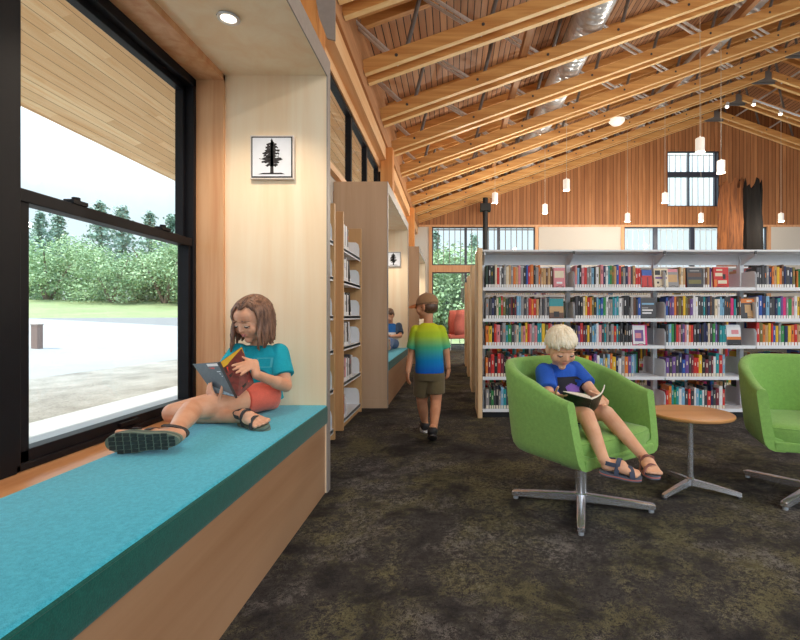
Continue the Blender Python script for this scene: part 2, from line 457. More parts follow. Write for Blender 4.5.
def cushion(k, a, b):
    mb = MB()
    mb.box(-1.255, FX + 0.012, a + 0.004, b - 0.004, 0.392, 0.50)
    o = mb.build('bench_cushion', M['teal'], bevel=0.018, segs=4, smooth=True)
    tag(o, ['long teal felt bench cushion the girl sits on', 'teal bench cushion in the second niche under the seated far child', 'teal bench cushion in the farthest window niche'][k], 'cushion', 'niche bench cushions')
    me = o.data; me.materials.append(M['teal_dark'])
    e = thing('x', (0, 0, 0), None, None); bpy.data.objects.remove(e)
    r = MB(); r.tube([(FX + 0.008, a + 0.02, 0.489), (FX + 0.008, b - 0.02, 0.489)], 0.004, 8)
    r.build('piping', M['teal_dark'], o, True)
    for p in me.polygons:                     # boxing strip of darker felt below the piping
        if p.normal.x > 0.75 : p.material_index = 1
    return o
def window_unit(idx, a, b):
    """black double-hung window between y=a and y=b"""
    w = bpy.data.objects.new('window_%d' % idx, None); COL.objects.link(w); w.location = (WX, (a + b) / 2, 0.48); struct(w)
    x0, x1 = WX - 0.09, WX + 0.0
    mb = MB()
    mb.box(x0, x1, a, a + 0.02, 0.48, 2.325); mb.box(x0, x1, b - 0.03, b, 0.48, 2.325)
    mb.box(x0, x1, a, b, 0.48, 0.505); mb.box(x0, x1, a, b, 2.275, 2.325)
    mb.build('window_frame', M['black_frame'], w, bevel=0.004)
    mb = MB(); fa, fb = a + 0.012, b - 0.02
    mb.box(x0 + 0.02, x1 - 0.012, fa, fa + 0.05, 0.50, 1.43); mb.box(x0 + 0.02, x1 - 0.012, fb - 0.036, fb, 0.50, 1.43)
    mb.box(x0 + 0.02, x1 - 0.012, fa, fb, 0.50, 0.545); mb.box(x0 + 0.02, x1 - 0.005, fa, fb, 1.385, 1.43)
    mb.build('sash', M['black_frame'], w, bevel=0.003)
    mb = MB()
    mb.box(x0, x1 - 0.045, fa, fa + 0.022, 1.40, 2.30); mb.box(x0, x1 - 0.045, fb - 0.032, fb, 1.40, 2.30)
    mb.box(x0, x1 - 0.045, fa, fb, 2.245, 2.30)
    mb.build('sash', M['black_frame'], w, bevel=0.003)
    bx('pane', M['glass'], x0 + 0.045, x0 + 0.05, fa + 0.03, fb - 0.03, 0.53, 1.40, w)
    bx('pane', M['glass'], x0 + 0.015, x0 + 0.02, fa + 0.03, fb - 0.03, 1.41, 2.26, w)
    mb = MB()
    for t in (0.25, 0.75):
        y = a + (b - a) * t
        mb.box(x1 - 0.04, x1 + 0.0, y - 0.035, y + 0.035, 1.43, 1.445); mb.cyl((x1 - 0.02, y, 1.443), (x1 - 0.02, y, 1.458), 0.014)
    mb.build('sash_lock', M['black_frame'], w)
    bx('sash_lift', M['black_frame'], x1 - 0.012, x1 + 0.006, (a + b) / 2 - 0.06, (a + b) / 2 + 0.06, 0.52, 0.535, w, 0.003)
widx = 10
for k, (a, b) in enumerate(NICHES):
    niche(k, a, b); cushion(k, a, b)
    mid = (a + b) / 2 - 0.015
    # mid post
    struct(bx('trim_%d' % (k + 1), M['black_frame'], WX - 0.09, WX + 0.004, mid - 0.05, mid + 0.05, 0.48, 2.325))
    window_unit(widx, a + 0.01, mid - 0.05); window_unit(widx + 1, mid + 0.05, b - 0.018); widx += 2
# ---- framed prints
def framed_print(c, w, h, label, detail):
    y = c[1]
    t = thing('framed_print', (c[0], y, c[2] - h / 2), label, 'picture', 'framed prints')
    mb = MB(); e = w * 0.03
    mb.box(c[0] - w / 2, c[0] + w / 2, y - 0.022, y, c[2] - h / 2, c[2] + h / 2)
    mb.build('frame', plain('pale print mount', (226, 214, 206), 0.5), t, bevel=0.002)
    bx('border', M['black'], c[0] - w / 2 + e, c[0] + w / 2 - e, y - 0.0235, y - 0.021, c[2] - h / 2 + e, c[2] + h / 2 - e, t)
    q = e * 2.0
    bx('paper', plain('print paper', (222, 224, 232), 0.6, vary=0.02), c[0] - w / 2 + q, c[0] + w / 2 - q, y - 0.025, y - 0.022, c[2] - h / 2 + q, c[2] + h / 2 - q, t)
    # a conifer cut in black ink: trunk and layered ragged boughs
    mb = MB(); r = random.Random(3); yb = y - 0.0252; yf = -0.0012
    base = c[2] - h * 0.38; top = c[2] + h * 0.40
    mb.prism([(c[0] - w * 0.035, yb, base), (c[0] + w * 0.045, yb, base), (c[0] + w * 0.02, yb, top - h * 0.1), (c[0] - w * 0.015, yb, top - h * 0.1)], (0, yf, 0))
    n = 9
    for i in range(n):
        f = i / (n - 1.0); z = base + h * 0.20 + (top - base - h * 0.24) * f
        half = w * (0.25 * (1 - f) ** 0.42 + 0.03) * (0.75 + 0.35 * r.random()) * (0.62 if i == 0 else 1)
        for sgn in (-1, 1):
            hw = half * (0.8 + 0.4 * r.random()); th = h * 0.065
            pts = [(c[0], yb, z + th)]
            for j in range(1, 6):
                u = j / 5.0
                pts.append((c[0] + sgn * hw * u, yb, z + th * (0.9 - 0.9 * u) + h * 0.018 * r.uniform(-1, 1)))
            for j in range(5, -1, -1):
                u = j / 5.0
                pts.append((c[0] + sgn * hw * u * 0.98, yb, z - th * 0.75 * (1 - 0.55 * u) + h * 0.022 * r.uniform(-1, 1)))
            mb.prism(pts if sgn > 0 else pts[::-1], (0, yf, 0))
    mb.prism([(c[0] - w * 0.04, yb, top - h * 0.14), (c[0] + w * 0.04, yb, top - h * 0.14), (c[0] + w * 0.004, yb, top + h * 0.02)], (0, yf, 0))
    mb.prism([(c[0] - w * 0.30, yb, base - h * 0.012), (c[0] + w * 0.30, yb, base - h * 0.012), (c[0] + w * 0.22, yb, base + h * 0.02), (c[0] - w * 0.2, yb, base + h * 0.015)], (0, yf, 0))
    mb.build('tree_silhouette', plain('black ink', (34, 28, 32), 0.6), t)
    return t
framed_print(at(273.5, 158.5, 2.60), 0.245, 0.245, 'square framed black tree print hung on the nearest plywood niche panel', 1)
p = framed_print(at(393.5, 259.5, 7.27), 0.24, 0.24, 'small dark framed print hung inside the second plywood niche', 1)
# ---------------------------------------------------------------- roof trusses
def make_truss():
    t = thing('roof_truss', (0, 0, 0), 'x', 'roof truss', 'timber and tube roof trusses')
    H = 0.19; W = 0.085
    xl = -1.17
    for s in (0, 1):
        X = (lambda x: x) if s == 0 else (lambda x: 2 * RX - x)
        for yy in (-0.17, 0.085):
            mb = MB(); x2 = RX - 0.12
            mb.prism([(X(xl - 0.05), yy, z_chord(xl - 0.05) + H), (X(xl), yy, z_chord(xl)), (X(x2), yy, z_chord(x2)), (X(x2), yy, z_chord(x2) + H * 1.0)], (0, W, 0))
            bc = mb.build('bottom_chord', [M['fir'], M['fir_pale']], t)
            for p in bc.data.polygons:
                if p.normal.z < -0.7: p.material_index = 1  # faces pointing down get the paler wood
            mb = MB()
            mb.prism([(X(xl - 0.1), yy, z_deck(xl - 0.1) - 0.155), (X(x2), yy, z_deck(x2) - 0.155), (X(x2), yy, z_deck(x2) - 0.006), (X(xl - 0.1), yy, z_deck(xl - 0.1) - 0.006)], (0, W, 0))
            mb.build('top_chord', M['fir'], t)
        k = 0; x = xl + 0.42
        while x < RX - 0.3:
            zb = z_chord(x) + H * 0.5
            xa = x - 0.80 if k else x - 0.62
            for yy in (-0.066, 0.066):
                MB().tube([(X(xa), yy, z_deck(xa) - 0.08), (X(x), yy, zb)], 0.025, 8).build('web_tube', M['tube'], t, True)
            if x + 0.45 < RX:
                MB().tube([(X(x + 0.08), 0, z_chord(x + 0.08) + H * 0.5), (X(x + 0.30), 0, z_deck(x + 0.30) - 0.08)], 0.030, 8).build('web_tube', M['web_grey'], t, True)
            # bolt head
            mb = MB()
            mb.cyl((X(x), -0.172, zb), (X(x), -0.178, zb), 0.022, n=10); mb.build('pin', M['dark_steel'], t)
            x += 1.15; k += 1
    mb = MB()
    for yy in (-0.10, 0.07):
        mb.prism([(RX - 0.34, yy, z_chord(RX - 0.34) + 0.02), (RX + 0.34, yy, z_chord(RX - 0.34) + 0.02), (RX + 0.30, yy, z_chord(RX - 0.30) + 0.17), (RX, yy, z_chord(RX) + 0.2), (RX - 0.30, yy, z_chord(RX - 0.30) + 0.17)], (0, 0.03, 0))
    mb.build('ridge_plate', M['plate'], t)
    for sx in (-1, 1):
        MB().tube([(RX + sx * 0.08, 0, z_chord(RX) + 0.08), (RX + sx * 0.2, 0, z_deck(RX - 0.2) - 0.08)], 0.03, 8).build('ridge_strut', M['web_grey'], t, True)
    return t
proto = make_truss()
TY = [2.0, 3.42, 4.84, 6.26, 7.68, 9.10, 10.50, 11.86, 13.2, 14.56, 15.75]
ORD = ['overhead at the camera', 'next to overhead', 'first showing a cut end', 'second showing a cut end', 'third showing a cut end', 'fourth showing a cut end', 'fifth showing a cut end', 'sixth showing a cut end', 'third before the end wall', 'last but one before the end wall', 'flush against the end wall']
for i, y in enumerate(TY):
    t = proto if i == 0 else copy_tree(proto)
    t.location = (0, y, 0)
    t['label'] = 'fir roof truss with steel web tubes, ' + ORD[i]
# longitudinal bracing laid through the trusses
for i, x in enumerate((1.15, 5.6)):
    z = z_chord(x) + 0.19
    o = bx('roof_brace', M['fir_y'], x - 0.05, x + 0.05, -2, YE - 0.05, z, z + 0.16)
    tag(o, ['long fir brace laid across the trusses between wall and first duct', 'long fir brace laid across the trusses beside the second duct'][i], 'brace', 'roof braces')
# spiral ducts
def duct(x, r, label):
    z = z_chord(x) + 0.5
    prof = []; y = -2.0
    mb = MB(); n = 28; prev = None
    ys = []
    while y < YE - 0.3:
        ys += [(y, r), (y + 0.10, r), (y + 0.108, r + 0.006), (y + 0.124, r + 0.006), (y + 0.132, r)]
        y += 0.14
    for (yy, rr) in ys:
        ring = mb.ring(Vector((x, yy, z)), Vector((1, 0, 0)), Vector((0, 0, 1)), rr, rr, n)
        if prev: mb.bridge(prev, ring)
        else: mb.face(ring)
        prev = ring
    mb.face(prev[::-1])
    o = mb.build('spiral_duct', M['galv'], smooth=True)
    return tag(o, label, 'air duct', 'spiral air ducts')
duct(2.25, 0.27, 'large round galvanised spiral duct running through the trusses')
duct(5.95, 0.2, 'slimmer spiral duct higher up towards the roof ridge')
# stove pipe in front of the end wall
e = thing('stove_pipe', (1.07, 15.2, 0), 'black vertical stove pipe rising before the end windows', 'pipe')
MB().cyl((1.07, 15.2, 0.0), (1.07, 15.2, 4.9), 0.085, n=20).build('pipe', M['black'], e, True)
bx('ceiling_collar', M['black'], 0.9, 1.24, 15.05, 15.35, 4.46, 4.70, e, 0.01)
# pendants
M['pend'] = emit('white pendant shade', (250, 246, 238), 0.25)
M['pend_in'] = emit('pendant lamp', (255, 240, 220), 6.0)
M['cord'] = plain('pale cord', (200, 190, 175), 0.6)
def make_pendant():
    t = thing('pendant_lamp', (0, 0, 0), 'x', 'pendant lamp', 'white cylinder pendant lamps')
    MB().lathe([(0.066, 0.0), (0.075, 0.0), (0.075, 0.24), (0.070, 0.25), (0.01, 0.25), (0.01, 0.245), (0.066, 0.24)], (0, 0, 0), 24, closed=True).build('shade', M['pend'], t, True)
    MB().lathe([(0.001, 0.02), (0.064, 0.02), (0.064, 0.03), (0.001, 0.03)], (0, 0, 0), 20).build('diffuser', M['pend_in'], t)
    MB().cyl((0, 0, 0.25), (0, 0, 0.29), 0.02, 0.008, 12).build('cap', M['pend'], t, True)
    MB().cyl((0, 0, 0), (0, 0, 1), 0.005, n=8).build('cord', M['cord'], t)
    return t
PD = [(700, 145.5, 3.0, 'largest, hung high before the upper window'), (721, 167, 3.0, 'beside the upper window edge'), (566.5, 185, 3.0, 'over the first bay of the front shelving'),
      (495, 198, 3.0, 'beside the black stove pipe'), (665, 198, 3.0, 'at the lower corner of the upper window'), (545, 209, 3.0, 'low over the white end wall panel'),
      (627.5, 217.5, 3.0, 'before the siding at the white panel corner'), (701, 217.5, 3.0, 'under the upper window'), (781, 217.5, 3.0, 'beyond the burnt trunk')]
pp = make_pendant()
def put_pendant(i, x, y, z, label):
    t = pp if i == 0 else copy_tree(pp)
    t.location = (x, y, z); t['label'] = label
    zc = (z_chord(x) if min(abs(y - q) for q in TY) < 0.18 else z_deck(x)) - z
    for ch in t.children:
        if ch.name.startswith('cord'):
            ch.location = (0, 0, 0.28); ch.scale = (1, 1, zc - 0.28)
    L = bpy.data.lights.new('pendant_glow', 'POINT'); L.energy = PEND_W; L.color = (1, 0.9, 0.76); L.shadow_soft_size = 0.08
    lo = bpy.data.objects.new('pendant_glow', L); COL.objects.link(lo); lo.location = (x, y, z - 0.1)

for i, (px, py, c, lb) in enumerate(PD):
    s = (VY - py) / c; y = F / s
    p = at(px, py, y)
    put_pendant(i, p.x, y, p.z - 0.125, 'white cylinder pendant lamp ' + lb)
# pendants added out of view, above and behind the camera, as fill light
for j, (x, y) in enumerate(((2.59, 1.6), (5.39, 1.6), (2.59, -2.4), (5.39, 5.0), (8.2, 3.0), (8.2, -1.0), (5.39, -2.4))):
    put_pendant(20 + j, x, y, 3.9, 'added white cylinder pendant lamp out of view, giving fill light')
# dome under the trusses
e = thing('ceiling_dome', (4.27, 12.0, 5.9), 'white shallow dome fitting under the trusses', 'ceiling light')
zc = z_chord(4.27)
MB().lathe([(0.0, -0.14), (0.13, -0.12), (0.2, -0.05), (0.205, 0.0), (0.0, 0.0)], (4.27, 12.0, zc - 0.02), 28).build('dome', M['pend'], e, True)
MB().cyl((4.27, 12.0, zc - 0.03), (4.27, 12.0, zc + 0.12), 0.02).build('stem', M['dark_steel'], e)
# track lights on the far slope
tr = thing('track_light', (10.3, 14.2, 6.6), 'white track light rail with small spot heads under the far roof slope', 'track light')
xa, xb = RX + 0.3, RX + 3.2
MB().prism([(xa, 14.15, z_chord(xa) - 0.05), (xb, 14.15, z_chord(xb) - 0.05), (xb, 14.15, z_chord(xb) - 0.01), (xa, 14.15, z_chord(xa) - 0.01)], (0, 0.04, 0)).build('rail', M['white_steel'], tr)
for i in range(4):
    x = RX + 0.1 + i * 0.82 - 0.6; z = z_chord(x)
    h = MB().cyl((x, 14.17, z - 0.06), (x - 0.05, 14.12, z - 0.2), 0.05, 0.06, 14).build('spot_head', M['white_steel'], tr, True)
    MB().cyl((x - 0.052, 14.118, z - 0.205), (x - 0.05, 14.12, z - 0.2), 0.045, n=12).build('lamp_face', M['pend_in'], h)
# burnt trunk standing by the end wall
M['bark'] = wood('orange bark', (150, 92, 50), (80, 44, 24), 2, 9.0, 0.85)
M['char'] = wood('charred wood', (22, 17, 14), (6, 5, 5), 2, 6.0, 0.98)
def trunk():
    t = thing('burnt_tree_trunk', (9.45, 15.1, 0), 'tall split tree snag, orange bark beside charred black wood', 'tree trunk')
    r = random.Random(11)
    for nm, mt, c, rad, tops, a0 in (('bark_half', M['bark'], (9.16, 15.2), (0.42, 0.34), (5.25, 5.65), 2), ('charred_half', M['char'], (9.74, 15.1), (0.38, 0.32), (5.1, 5.75), 5)):
        mb = MB(); n = 30; rings = []
        zt_ = [r.uniform(*tops) - 0.55 * abs(math.sin(i * 0.9 + a0)) * r.random() for i in range(n)]
        wob = [1 + 0.10 * math.sin(3 * i * 2 * PI / n + a0) + 0.10 * r.uniform(-1, 1) for i in range(n)]
        lv = 16
        for k in range(lv):
            f = k / (lv - 1.0); ring = []
            for i in range(n):
                a = 2 * PI * i / n; w = wob[i] * (1.10 - 0.22 * f + 0.05 * r.uniform(-1, 1))
                ring.append((c[0] + math.cos(a) * rad[0] * w, c[1] + math.sin(a) * rad[1] * w, zt_[i] * f))
            rings.append(ring)
        # hollow inside of the top
        for f, w in ((0.97, 0.72), (0.86, 0.6), (0.8, 0.2)):
            rings.append([(c[0] + math.cos(2 * PI * i / n) * rad[0] * w * wob[i] * 0.9, c[1] + math.sin(2 * PI * i / n) * rad[1] * w * wob[i] * 0.9, zt_[i] * f) for i in range(n)])
        mb.loft(rings); mb.build(nm, mt, t, True)
trunk()
# ---------------------------------------------------------------- books
BC = {'k': ('black', (34, 33, 38)), 'K': ('charcoal', (66, 66, 72)), 'g': ('grey', (150, 148, 150)), 'N': ('navy', (36, 44, 88)), 'b': ('blue', (44, 88, 176)),
      'L': ('light blue', (126, 178, 212)), 't': ('teal', (32, 148, 158)), 'G': ('green', (52, 142, 74)), 'D': ('dark green', (46, 70, 58)), 'O': ('olive', (118, 112, 56)),
      'y': ('yellow', (232, 190, 44)), 'o': ('orange', (224, 124, 48)), 'r': ('red', (204, 46, 42)), 'm': ('maroon', (116, 34, 52)), 'B': ('brown', (104, 70, 52)),
      'n': ('tan', (200, 160, 112)), 'c': ('cream', (230, 216, 190)), 'w': ('white', (232, 232, 236)), 'p': ('pink', (220, 138, 148)), 'P': ('purple', (112, 78, 148)), 'h': ('hot pink', (220, 48, 124))}
BM = {k: plain(v[0] + ' book cover', v[1], 0.45, vary=0.05) for k, v in BC.items()}
M['pages'] = plain('page block', (232, 224, 206), 0.8, vary=0.04, nscale=120)
M['label'] = plain('spine label', (240, 240, 240), 0.6, vary=0.01)
ONES = 'first second third fourth fifth sixth seventh eighth ninth tenth eleventh twelfth thirteenth fourteenth fifteenth sixteenth seventeenth eighteenth nineteenth twentieth twenty-first twenty-second twenty-third twenty-fourth twenty-fifth twenty-sixth twenty-seventh twenty-eighth twenty-ninth thirtieth thirty-first thirty-second thirty-third thirty-fourth'.split()
BR = random.Random(5)
def book_geo(mb, x, t, h, d, z, y, mats=(0, 1, 2, 3), M4=None, lab=True, band=True):
    """a closed book standing upright, spine towards -y at depth y, from x to x+t"""
    g = 0.0025
    T = (lambda p: M4 @ Vector(p)) if M4 is not None else (lambda p: Vector(p))
    mb.mi = mats[0]
    def B(x0, x1, y0, y1, z0, z1): mb.box(x0, x1, y0, y1, z0, z1, M4)
    B(x, x + g, y + 0.003, y + d, z, z + h); B(x + t - g, x + t, y + 0.003, y + d, z, z + h)
    # gently rounded spine
    a = [T((x + t * u, y + (0.003 if u in (0, 1) else 0.0), z)) for u in (0, 0.25, 0.75, 1)] + [T((x + t, y + 0.006, z)), T((x, y + 0.006, z))]
    ext = T((0, 0, h)) - T((0, 0, 0)); mb.prism(a, ext)
    mb.mi = mats[1]; B(x + g, x + t - g, y + 0.006, y + d - 0.004, z + 0.004, z + h - 0.004)
    if lab:
        mb.mi = mats[2]; B(x + t * 0.14, x + t * 0.86, y - 0.0008, y + 0.003, z + 0.004, z + 0.036)
    if band:
        mb.mi = mats[3]; q = z + h * BR.uniform(0.5, 0.62); e = h * BR.uniform(0.14, 0.26)
        B(x + t * 0.36, x + t * 0.64, y - 0.0006, y + 0.003, q, q + e)
    mb.mi = 0
def spine_book(key, x, t, h, d, z, y, label, group, lean=0.0):
    mb = MB(); M4 = None
    if lean: M4 = Matrix.Translation((x, 0, z)) @ Matrix.Rotation(lean, 4, 'Y') @ Matrix.Translation((-x, 0, -z))
    bk = 'w' if key in 'kKNbtGDrmBPhOg' else 'k'
    book_geo(mb, x, t, h, d, z, y, M4=M4, band=BR.random() < 0.7)
    o = mb.build('library_book', [BM[key], M['pages'], M['label'], BM[bk if BR.random() < 0.6 else BR.choice('ycgon')]])
    return tag(o, label, 'book', group)
def face_book(c, w, h, t, tilt, cover, bands, label, group):
    """book shown cover-out on a small wire easel; c = bottom centre; bands = list of (u0,u1,v0,v1,material)"""
    mb = MB(); R = Matrix.Translation(c) @ Matrix.Rotation(-tilt, 4, 'X')
    mb.mi = 0; mb.box(-w / 2, w / 2, 0, 0.003, 0, h, R); mb.box(-w / 2, w / 2, t - 0.003, t, 0, h, R); mb.box(-w / 2, -w / 2 + 0.003, 0, t, 0, h, R)
    mb.mi = 1; mb.box(-w / 2 + 0.003, w / 2 - 0.004, 0.003, t - 0.003, 0.004, h - 0.004, R)
    mats = [BM[cover], M['pages']]
    for i, (u0, u1, v0, v1, k) in enumerate(bands):
        mats.append(BM[k]); mb.mi = 2 + i
        mb.box(-w / 2 + w * u0, -w / 2 + w * u1, -0.0006 - 0.0002 * i, 0.001, h * v0, h * v1, R)
    o = mb.build('library_book', mats); tag(o, label, 'book', group)
    return o
def easel(c, w, label):
    mb = MB()
    for s in (-1, 1):
        mb.tube([Vector(c) + Vector((s * w * 0.32, -0.012, 0.022)), Vector(c) + Vector((s * w * 0.32, -0.012, 0.004)), Vector(c) + Vector((s * w * 0.30, 0.05, 0.004)), Vector(c) + Vector((s * w * 0.2, 0.075, 0.12))], 0.0025, 6)
    mb.tube([Vector(c) + Vector((-w * 0.32, -0.012, 0.004)), Vector(c) + Vector((-w * 0.1, -0.014, 0.022)), Vector(c) + Vector((w * 0.1, -0.014, 0.022)), Vector(c) + Vector((w * 0.32, -0.012, 0.004))], 0.0025, 6)
    o = mb.build('book_easel', M['dark_steel'], smooth=True); tag(o, label, 'book stand', 'wire book stands')
def book_support(x, y, z, label):
    mb = MB(); mb.prism([(x, y, z), (x, y + 0.13, z), (x, y + 0.13, z + 0.14), (x, y + 0.03, z + 0.14), (x, y, z + 0.10)], (0.002, 0, 0))
    mb.box(x - 0.09, x + 0.002, y + 0.005, y + 0.12, z, z + 0.0015)
    o = mb.build('book_support', M['white_steel']); tag(o, label, 'bookend', 'white bookends')
# ---------------------------------------------------------------- long double-faced shelving
BX = [0.292, 1.186, 2.078, 2.970, 3.862]          # bay boundaries
YF, YC, YB = 4.51, 4.76, 5.01
SZ = [1.275, 0.970, 0.706, 0.400, 0.085]          # shelf tops
BAY = ['bay beside the wooden end panel', 'second bay from the wooden end', 'third bay from the wooden end', 'fourth bay from the wooden end']
SHN = ['top shelf', 'second shelf', 'middle shelf', 'fourth shelf', 'bottom shelf']
def shelving(yf, label, full):
    yc = yf + 0.25; yb = yf + 0.5
    t = thing('library_shelving', (BX[0], yc, 0), label, 'bookcase', 'white steel library shelving')
    MB().box(BX[0] - 0.05, BX[0] - 0.005, yf - 0.02, yb + 0.02, 0, 1.665).build('end_panel', M['oakend'], t, bevel=0.004)
    bx('base_plinth', M['black'], BX[0], BX[-1], yf + 0.03, yb - 0.03, 0, 0.055, t)
    for i, x in enumerate(BX):
        xx = x + 0.02 if i == 0 else x
        bx('upright', M['white_steel'], xx - 0.02, xx + 0.02, yc - 0.03, yc + 0.03, 0.05, 1.62, t)
        mb = MB()
        for s in (-1, 1):
            mb.prism([(xx - 0.008, yc + s * 0.03, 1.52), (xx - 0.008, yc + s * 0.03, 1.62), (xx - 0.008, yc + s * 0.245, 1.625), (xx - 0.008, yc + s * 0.245, 1.60)], (0.016, 0, 0))
        mb.build('canopy_bracket', M['white_steel'], t)
        if full and i:
            bx('bracket_clip', M['dark_steel'], xx - 0.012, xx + 0.012, yf + 0.0, yf + 0.012, 1.605, 1.64, t)
    bx('canopy_top', M['white_steel'], BX[0], BX[-1] + 0.02, yf, yb, 1.632, 1.65, t)
    bx('canopy_fascia', M['white_steel'], BX[0], BX[-1], yc - 0.006, yc + 0.006, 1.525, 1.632, t)
    for k in range(4):
        a, b = BX[k] + (0.004 if k else 0.0), BX[k + 1] - 0.004
        for z in SZ:
            for s in (-1, 1):
                y1, y2 = (yf, yc - 0.032) if s < 0 else (yc + 0.032, yb)
                mb = MB(); mb.box(a, b, y1, y2, z - 0.012, z)
                yl = y1 if s < 0 else y2
                mb.box(a, b, yl - 0.004 if s < 0 else yl, yl if s < 0 else yl + 0.004, z - 0.026, z + 0.006)
                mb.build('shelf', M['white_steel'], t)
                if not full: continue
                for e in (a + 0.002, b - 0.004):
                    pts = [(e, yl, z), (e, yl, z + 0.10)] + [(e, yl - s * 0.05 * (1 - math.cos(q * PI / 10)) * 1.0, z + 0.12 + 0.05 * math.sin(q * PI / 10)) for q in range(0, 6)] + [(e, yc + s * 0.032, z + 0.17), (e, yc + s * 0.032, z)]
                    MB().prism(pts, (0.002, 0, 0)).build('shelf_end', M['white_steel'], t)
    return t
shelving(YF, 'long white steel shelving behind the green armchairs, with pale wooden end panel', True)
for i, y in enumerate((6.05, 7.60, 9.15)):
    shelving(y, 'white steel shelving with wooden end, ' + ['first row behind the front shelving', 'second row behind the front shelving', 'farthest row toward the end windows'][i], False)
S_ = {}
S_[0, 0] = [('s', 'DkDkcrwKgcngonpgkbrokgo'), ('sup',), ('l', 'nnBnB'), ('f', 0.115, 0.20, 'p', [(0.1, 0.9, 0.5, 0.85, 'c'), (0.25, 0.75, 0.2, 0.3, 'w')], 'pale peach')]
S_[1, 0] = [('s', 'gKNkcGrODKmkmLLgKgrorn'), ('sup',), ('s', 'gKgK'), ('f', 0.14, 0.20, 'n', [(0, 1, 0.62, 1, 't'), (0, 1, 0, 0.3, 'B'), (0.3, 0.7, 0.1, 0.36, 'k')], 'sunset and teal')]
S_[2, 0] = [('s', 'oykrpKgtGKgctnpyrpgpttyOrpLyKk')]
S_[3, 0] = [('s', 'omrkrmkBpKrDgLryKtBo')]
S_[4, 0] = [('s', 'gDGKkgLtKGkNw')]
S_[0, 1] = [('s', 'pLkprggLkwOpNwtGOnbrKgNpKnrr'), ('sup',), ('f', 0.10, 0.18, 'r', [(0, 1, 0.68, 1, 'b'), (0.5, 0.62, 0.05, 0.6, 'm')], 'blue topped red'), ('f', 0.14, 0.195, 'c', [(0.08, 0.45, 0.66, 0.9, 'k'), (0.55, 0.92, 0.66, 0.9, 'k'), (0.1, 0.9, 0.46, 0.56, 'P'), (0.2, 0.34, 0.22, 0.32, 'k'), (0.62, 0.8, 0.22, 0.32, 'y')], 'white black-patched')]
S_[1, 1] = [('s', 'KkkcyroOkLtbGwggtLtwgkk'), ('sup',), ('s', 'gBKb'), ('f', 0.15, 0.205, 'K', [(0.1, 0.9, 0.68, 0.76, 'L'), (0.1, 0.5, 0.5, 0.55, 'g'), (0.1, 0.8, 0.38, 0.45, 'w'), (0.1, 0.7, 0.24, 0.31, 'w')], 'charcoal titled')]
S_[2, 1] = [('s', 'KPrmKyKLLwpKtgKgrtKk'), ('sup',), ('s', 'kKkK'), ('f', 0.145, 0.205, 'h', [(0.03, 0.86, 0.05, 0.97, 'w'), (0.15, 0.75, 0.2, 0.75, 'P'), (0.2, 0.6, 0.35, 0.6, 'p')], 'white and pink')]
S_[3, 1] = [('s', 'BokoyrNPwLgyLoyNwgoPLwooB'), ('sup',), ('s', 'KgBK')]
S_[4, 1] = [('x', 20)]
S_[0, 2] = [('f', 0.13, 0.19, 'g', [(0.05, 0.95, 0.84, 1, 'p'), (0.1, 0.9, 0.3, 0.7, 'n')], 'grey and rose', 0.16), ('l', 'ncn'), ('f', 0.155, 0.20, 'K', [(0.08, 0.92, 0.55, 0.75, 'B'), (0.1, 0.9, 0.2, 0.4, 'O'), (0.2, 0.8, 0.82, 0.88, 'g')], 'dark textured', 0.1), ('l', 'gBn'), ('gap', 0.02), ('f', 0.15, 0.205, 'r', [(0.2, 0.6, 0.82, 0.9, 'c'), (0.12, 0.6, 0.56, 0.72, 'c'), (0.3, 0.88, 0.2, 0.36, 'c'), (0.62, 0.8, 0.42, 0.66, 'k'), (0.04, 0.24, 0.06, 0.4, 'o')], 'bright red', 0.05)]
S_[1, 2] = [('s', 'bNPPoBOByOBPwwKKtKNBKcwLLKKKht'), ('sup',), ('s', 'kB'), ('f', 0.15, 0.2, 'K', [(0, 1, 0.78, 1, 'o'), (0.3, 0.7, 0.3, 0.7, 'n'), (0.45, 0.9, 0.02, 0.4, 'n'), (0.45, 0.8, 0.84, 0.92, 'c')], 'orange banded')]
S_[2, 2] = [('s', 'KLGDrpKPpworKkNkNNcKGPKttt'), ('sup',), ('f', 0.14, 0.205, 'w', [(0, 1, 0, 0.28, 'k'), (0, 1, 0.28, 0.42, 'o'), (0.35, 0.85, 0.55, 0.75, 'p')], 'white with sunset')]
S_[3, 2] = [('s', 'PKPKNbPKmrrykmKmwtrLbwct'), ('sup',), ('s', 'kKB')]
S_[4, 2] = [('s', 'rotGtwLKrKwLtwKrNKmwr'), ('sup',), ('s', 'Kk')]
S_[0, 3] = [('s', 'KKKKgNonyoBNKNOoGtnwKgNcKbrKy')]
S_[1, 3] = [('s', 'wbNLKKNtPhgGpwynKkobNrKtgwKLm')]
S_[2, 3] = [('s', 'rOonyrbygGNyornpKKtwNrgbKoyPk')]
S_[3, 3] = [('x', 26)]
S_[4, 3] = [('x', 24)]
S_ORIG = {k: ''.join(i[1] for i in v if i[0] == 's') for k, v in S_.items()}
hid = MB(); NB = 0
KEYS = 'kKgNbLtGDOyormBncwpPh'
def stuff_books(mb, a, b, z, yf, flip=False, seq=''):
    x = a; q = 0
    while x < b:
        t = BR.uniform(0.018, 0.034); h = BR.uniform(0.17, 0.235); d = BR.uniform(0.13, 0.17)
        y = yf + 0.012 if not flip else yf - 0.012 - d
        k = 1 + KEYS.index(seq[q % len(seq)] if seq else BR.choice(KEYS)); q += 1
        book_geo(mb, x, min(t, b - x + 0.004), h, d, z + 0.001, y, mats=(k, 0, 0, 0), lab=not flip, band=bool(seq))
        x += t + 0.0006
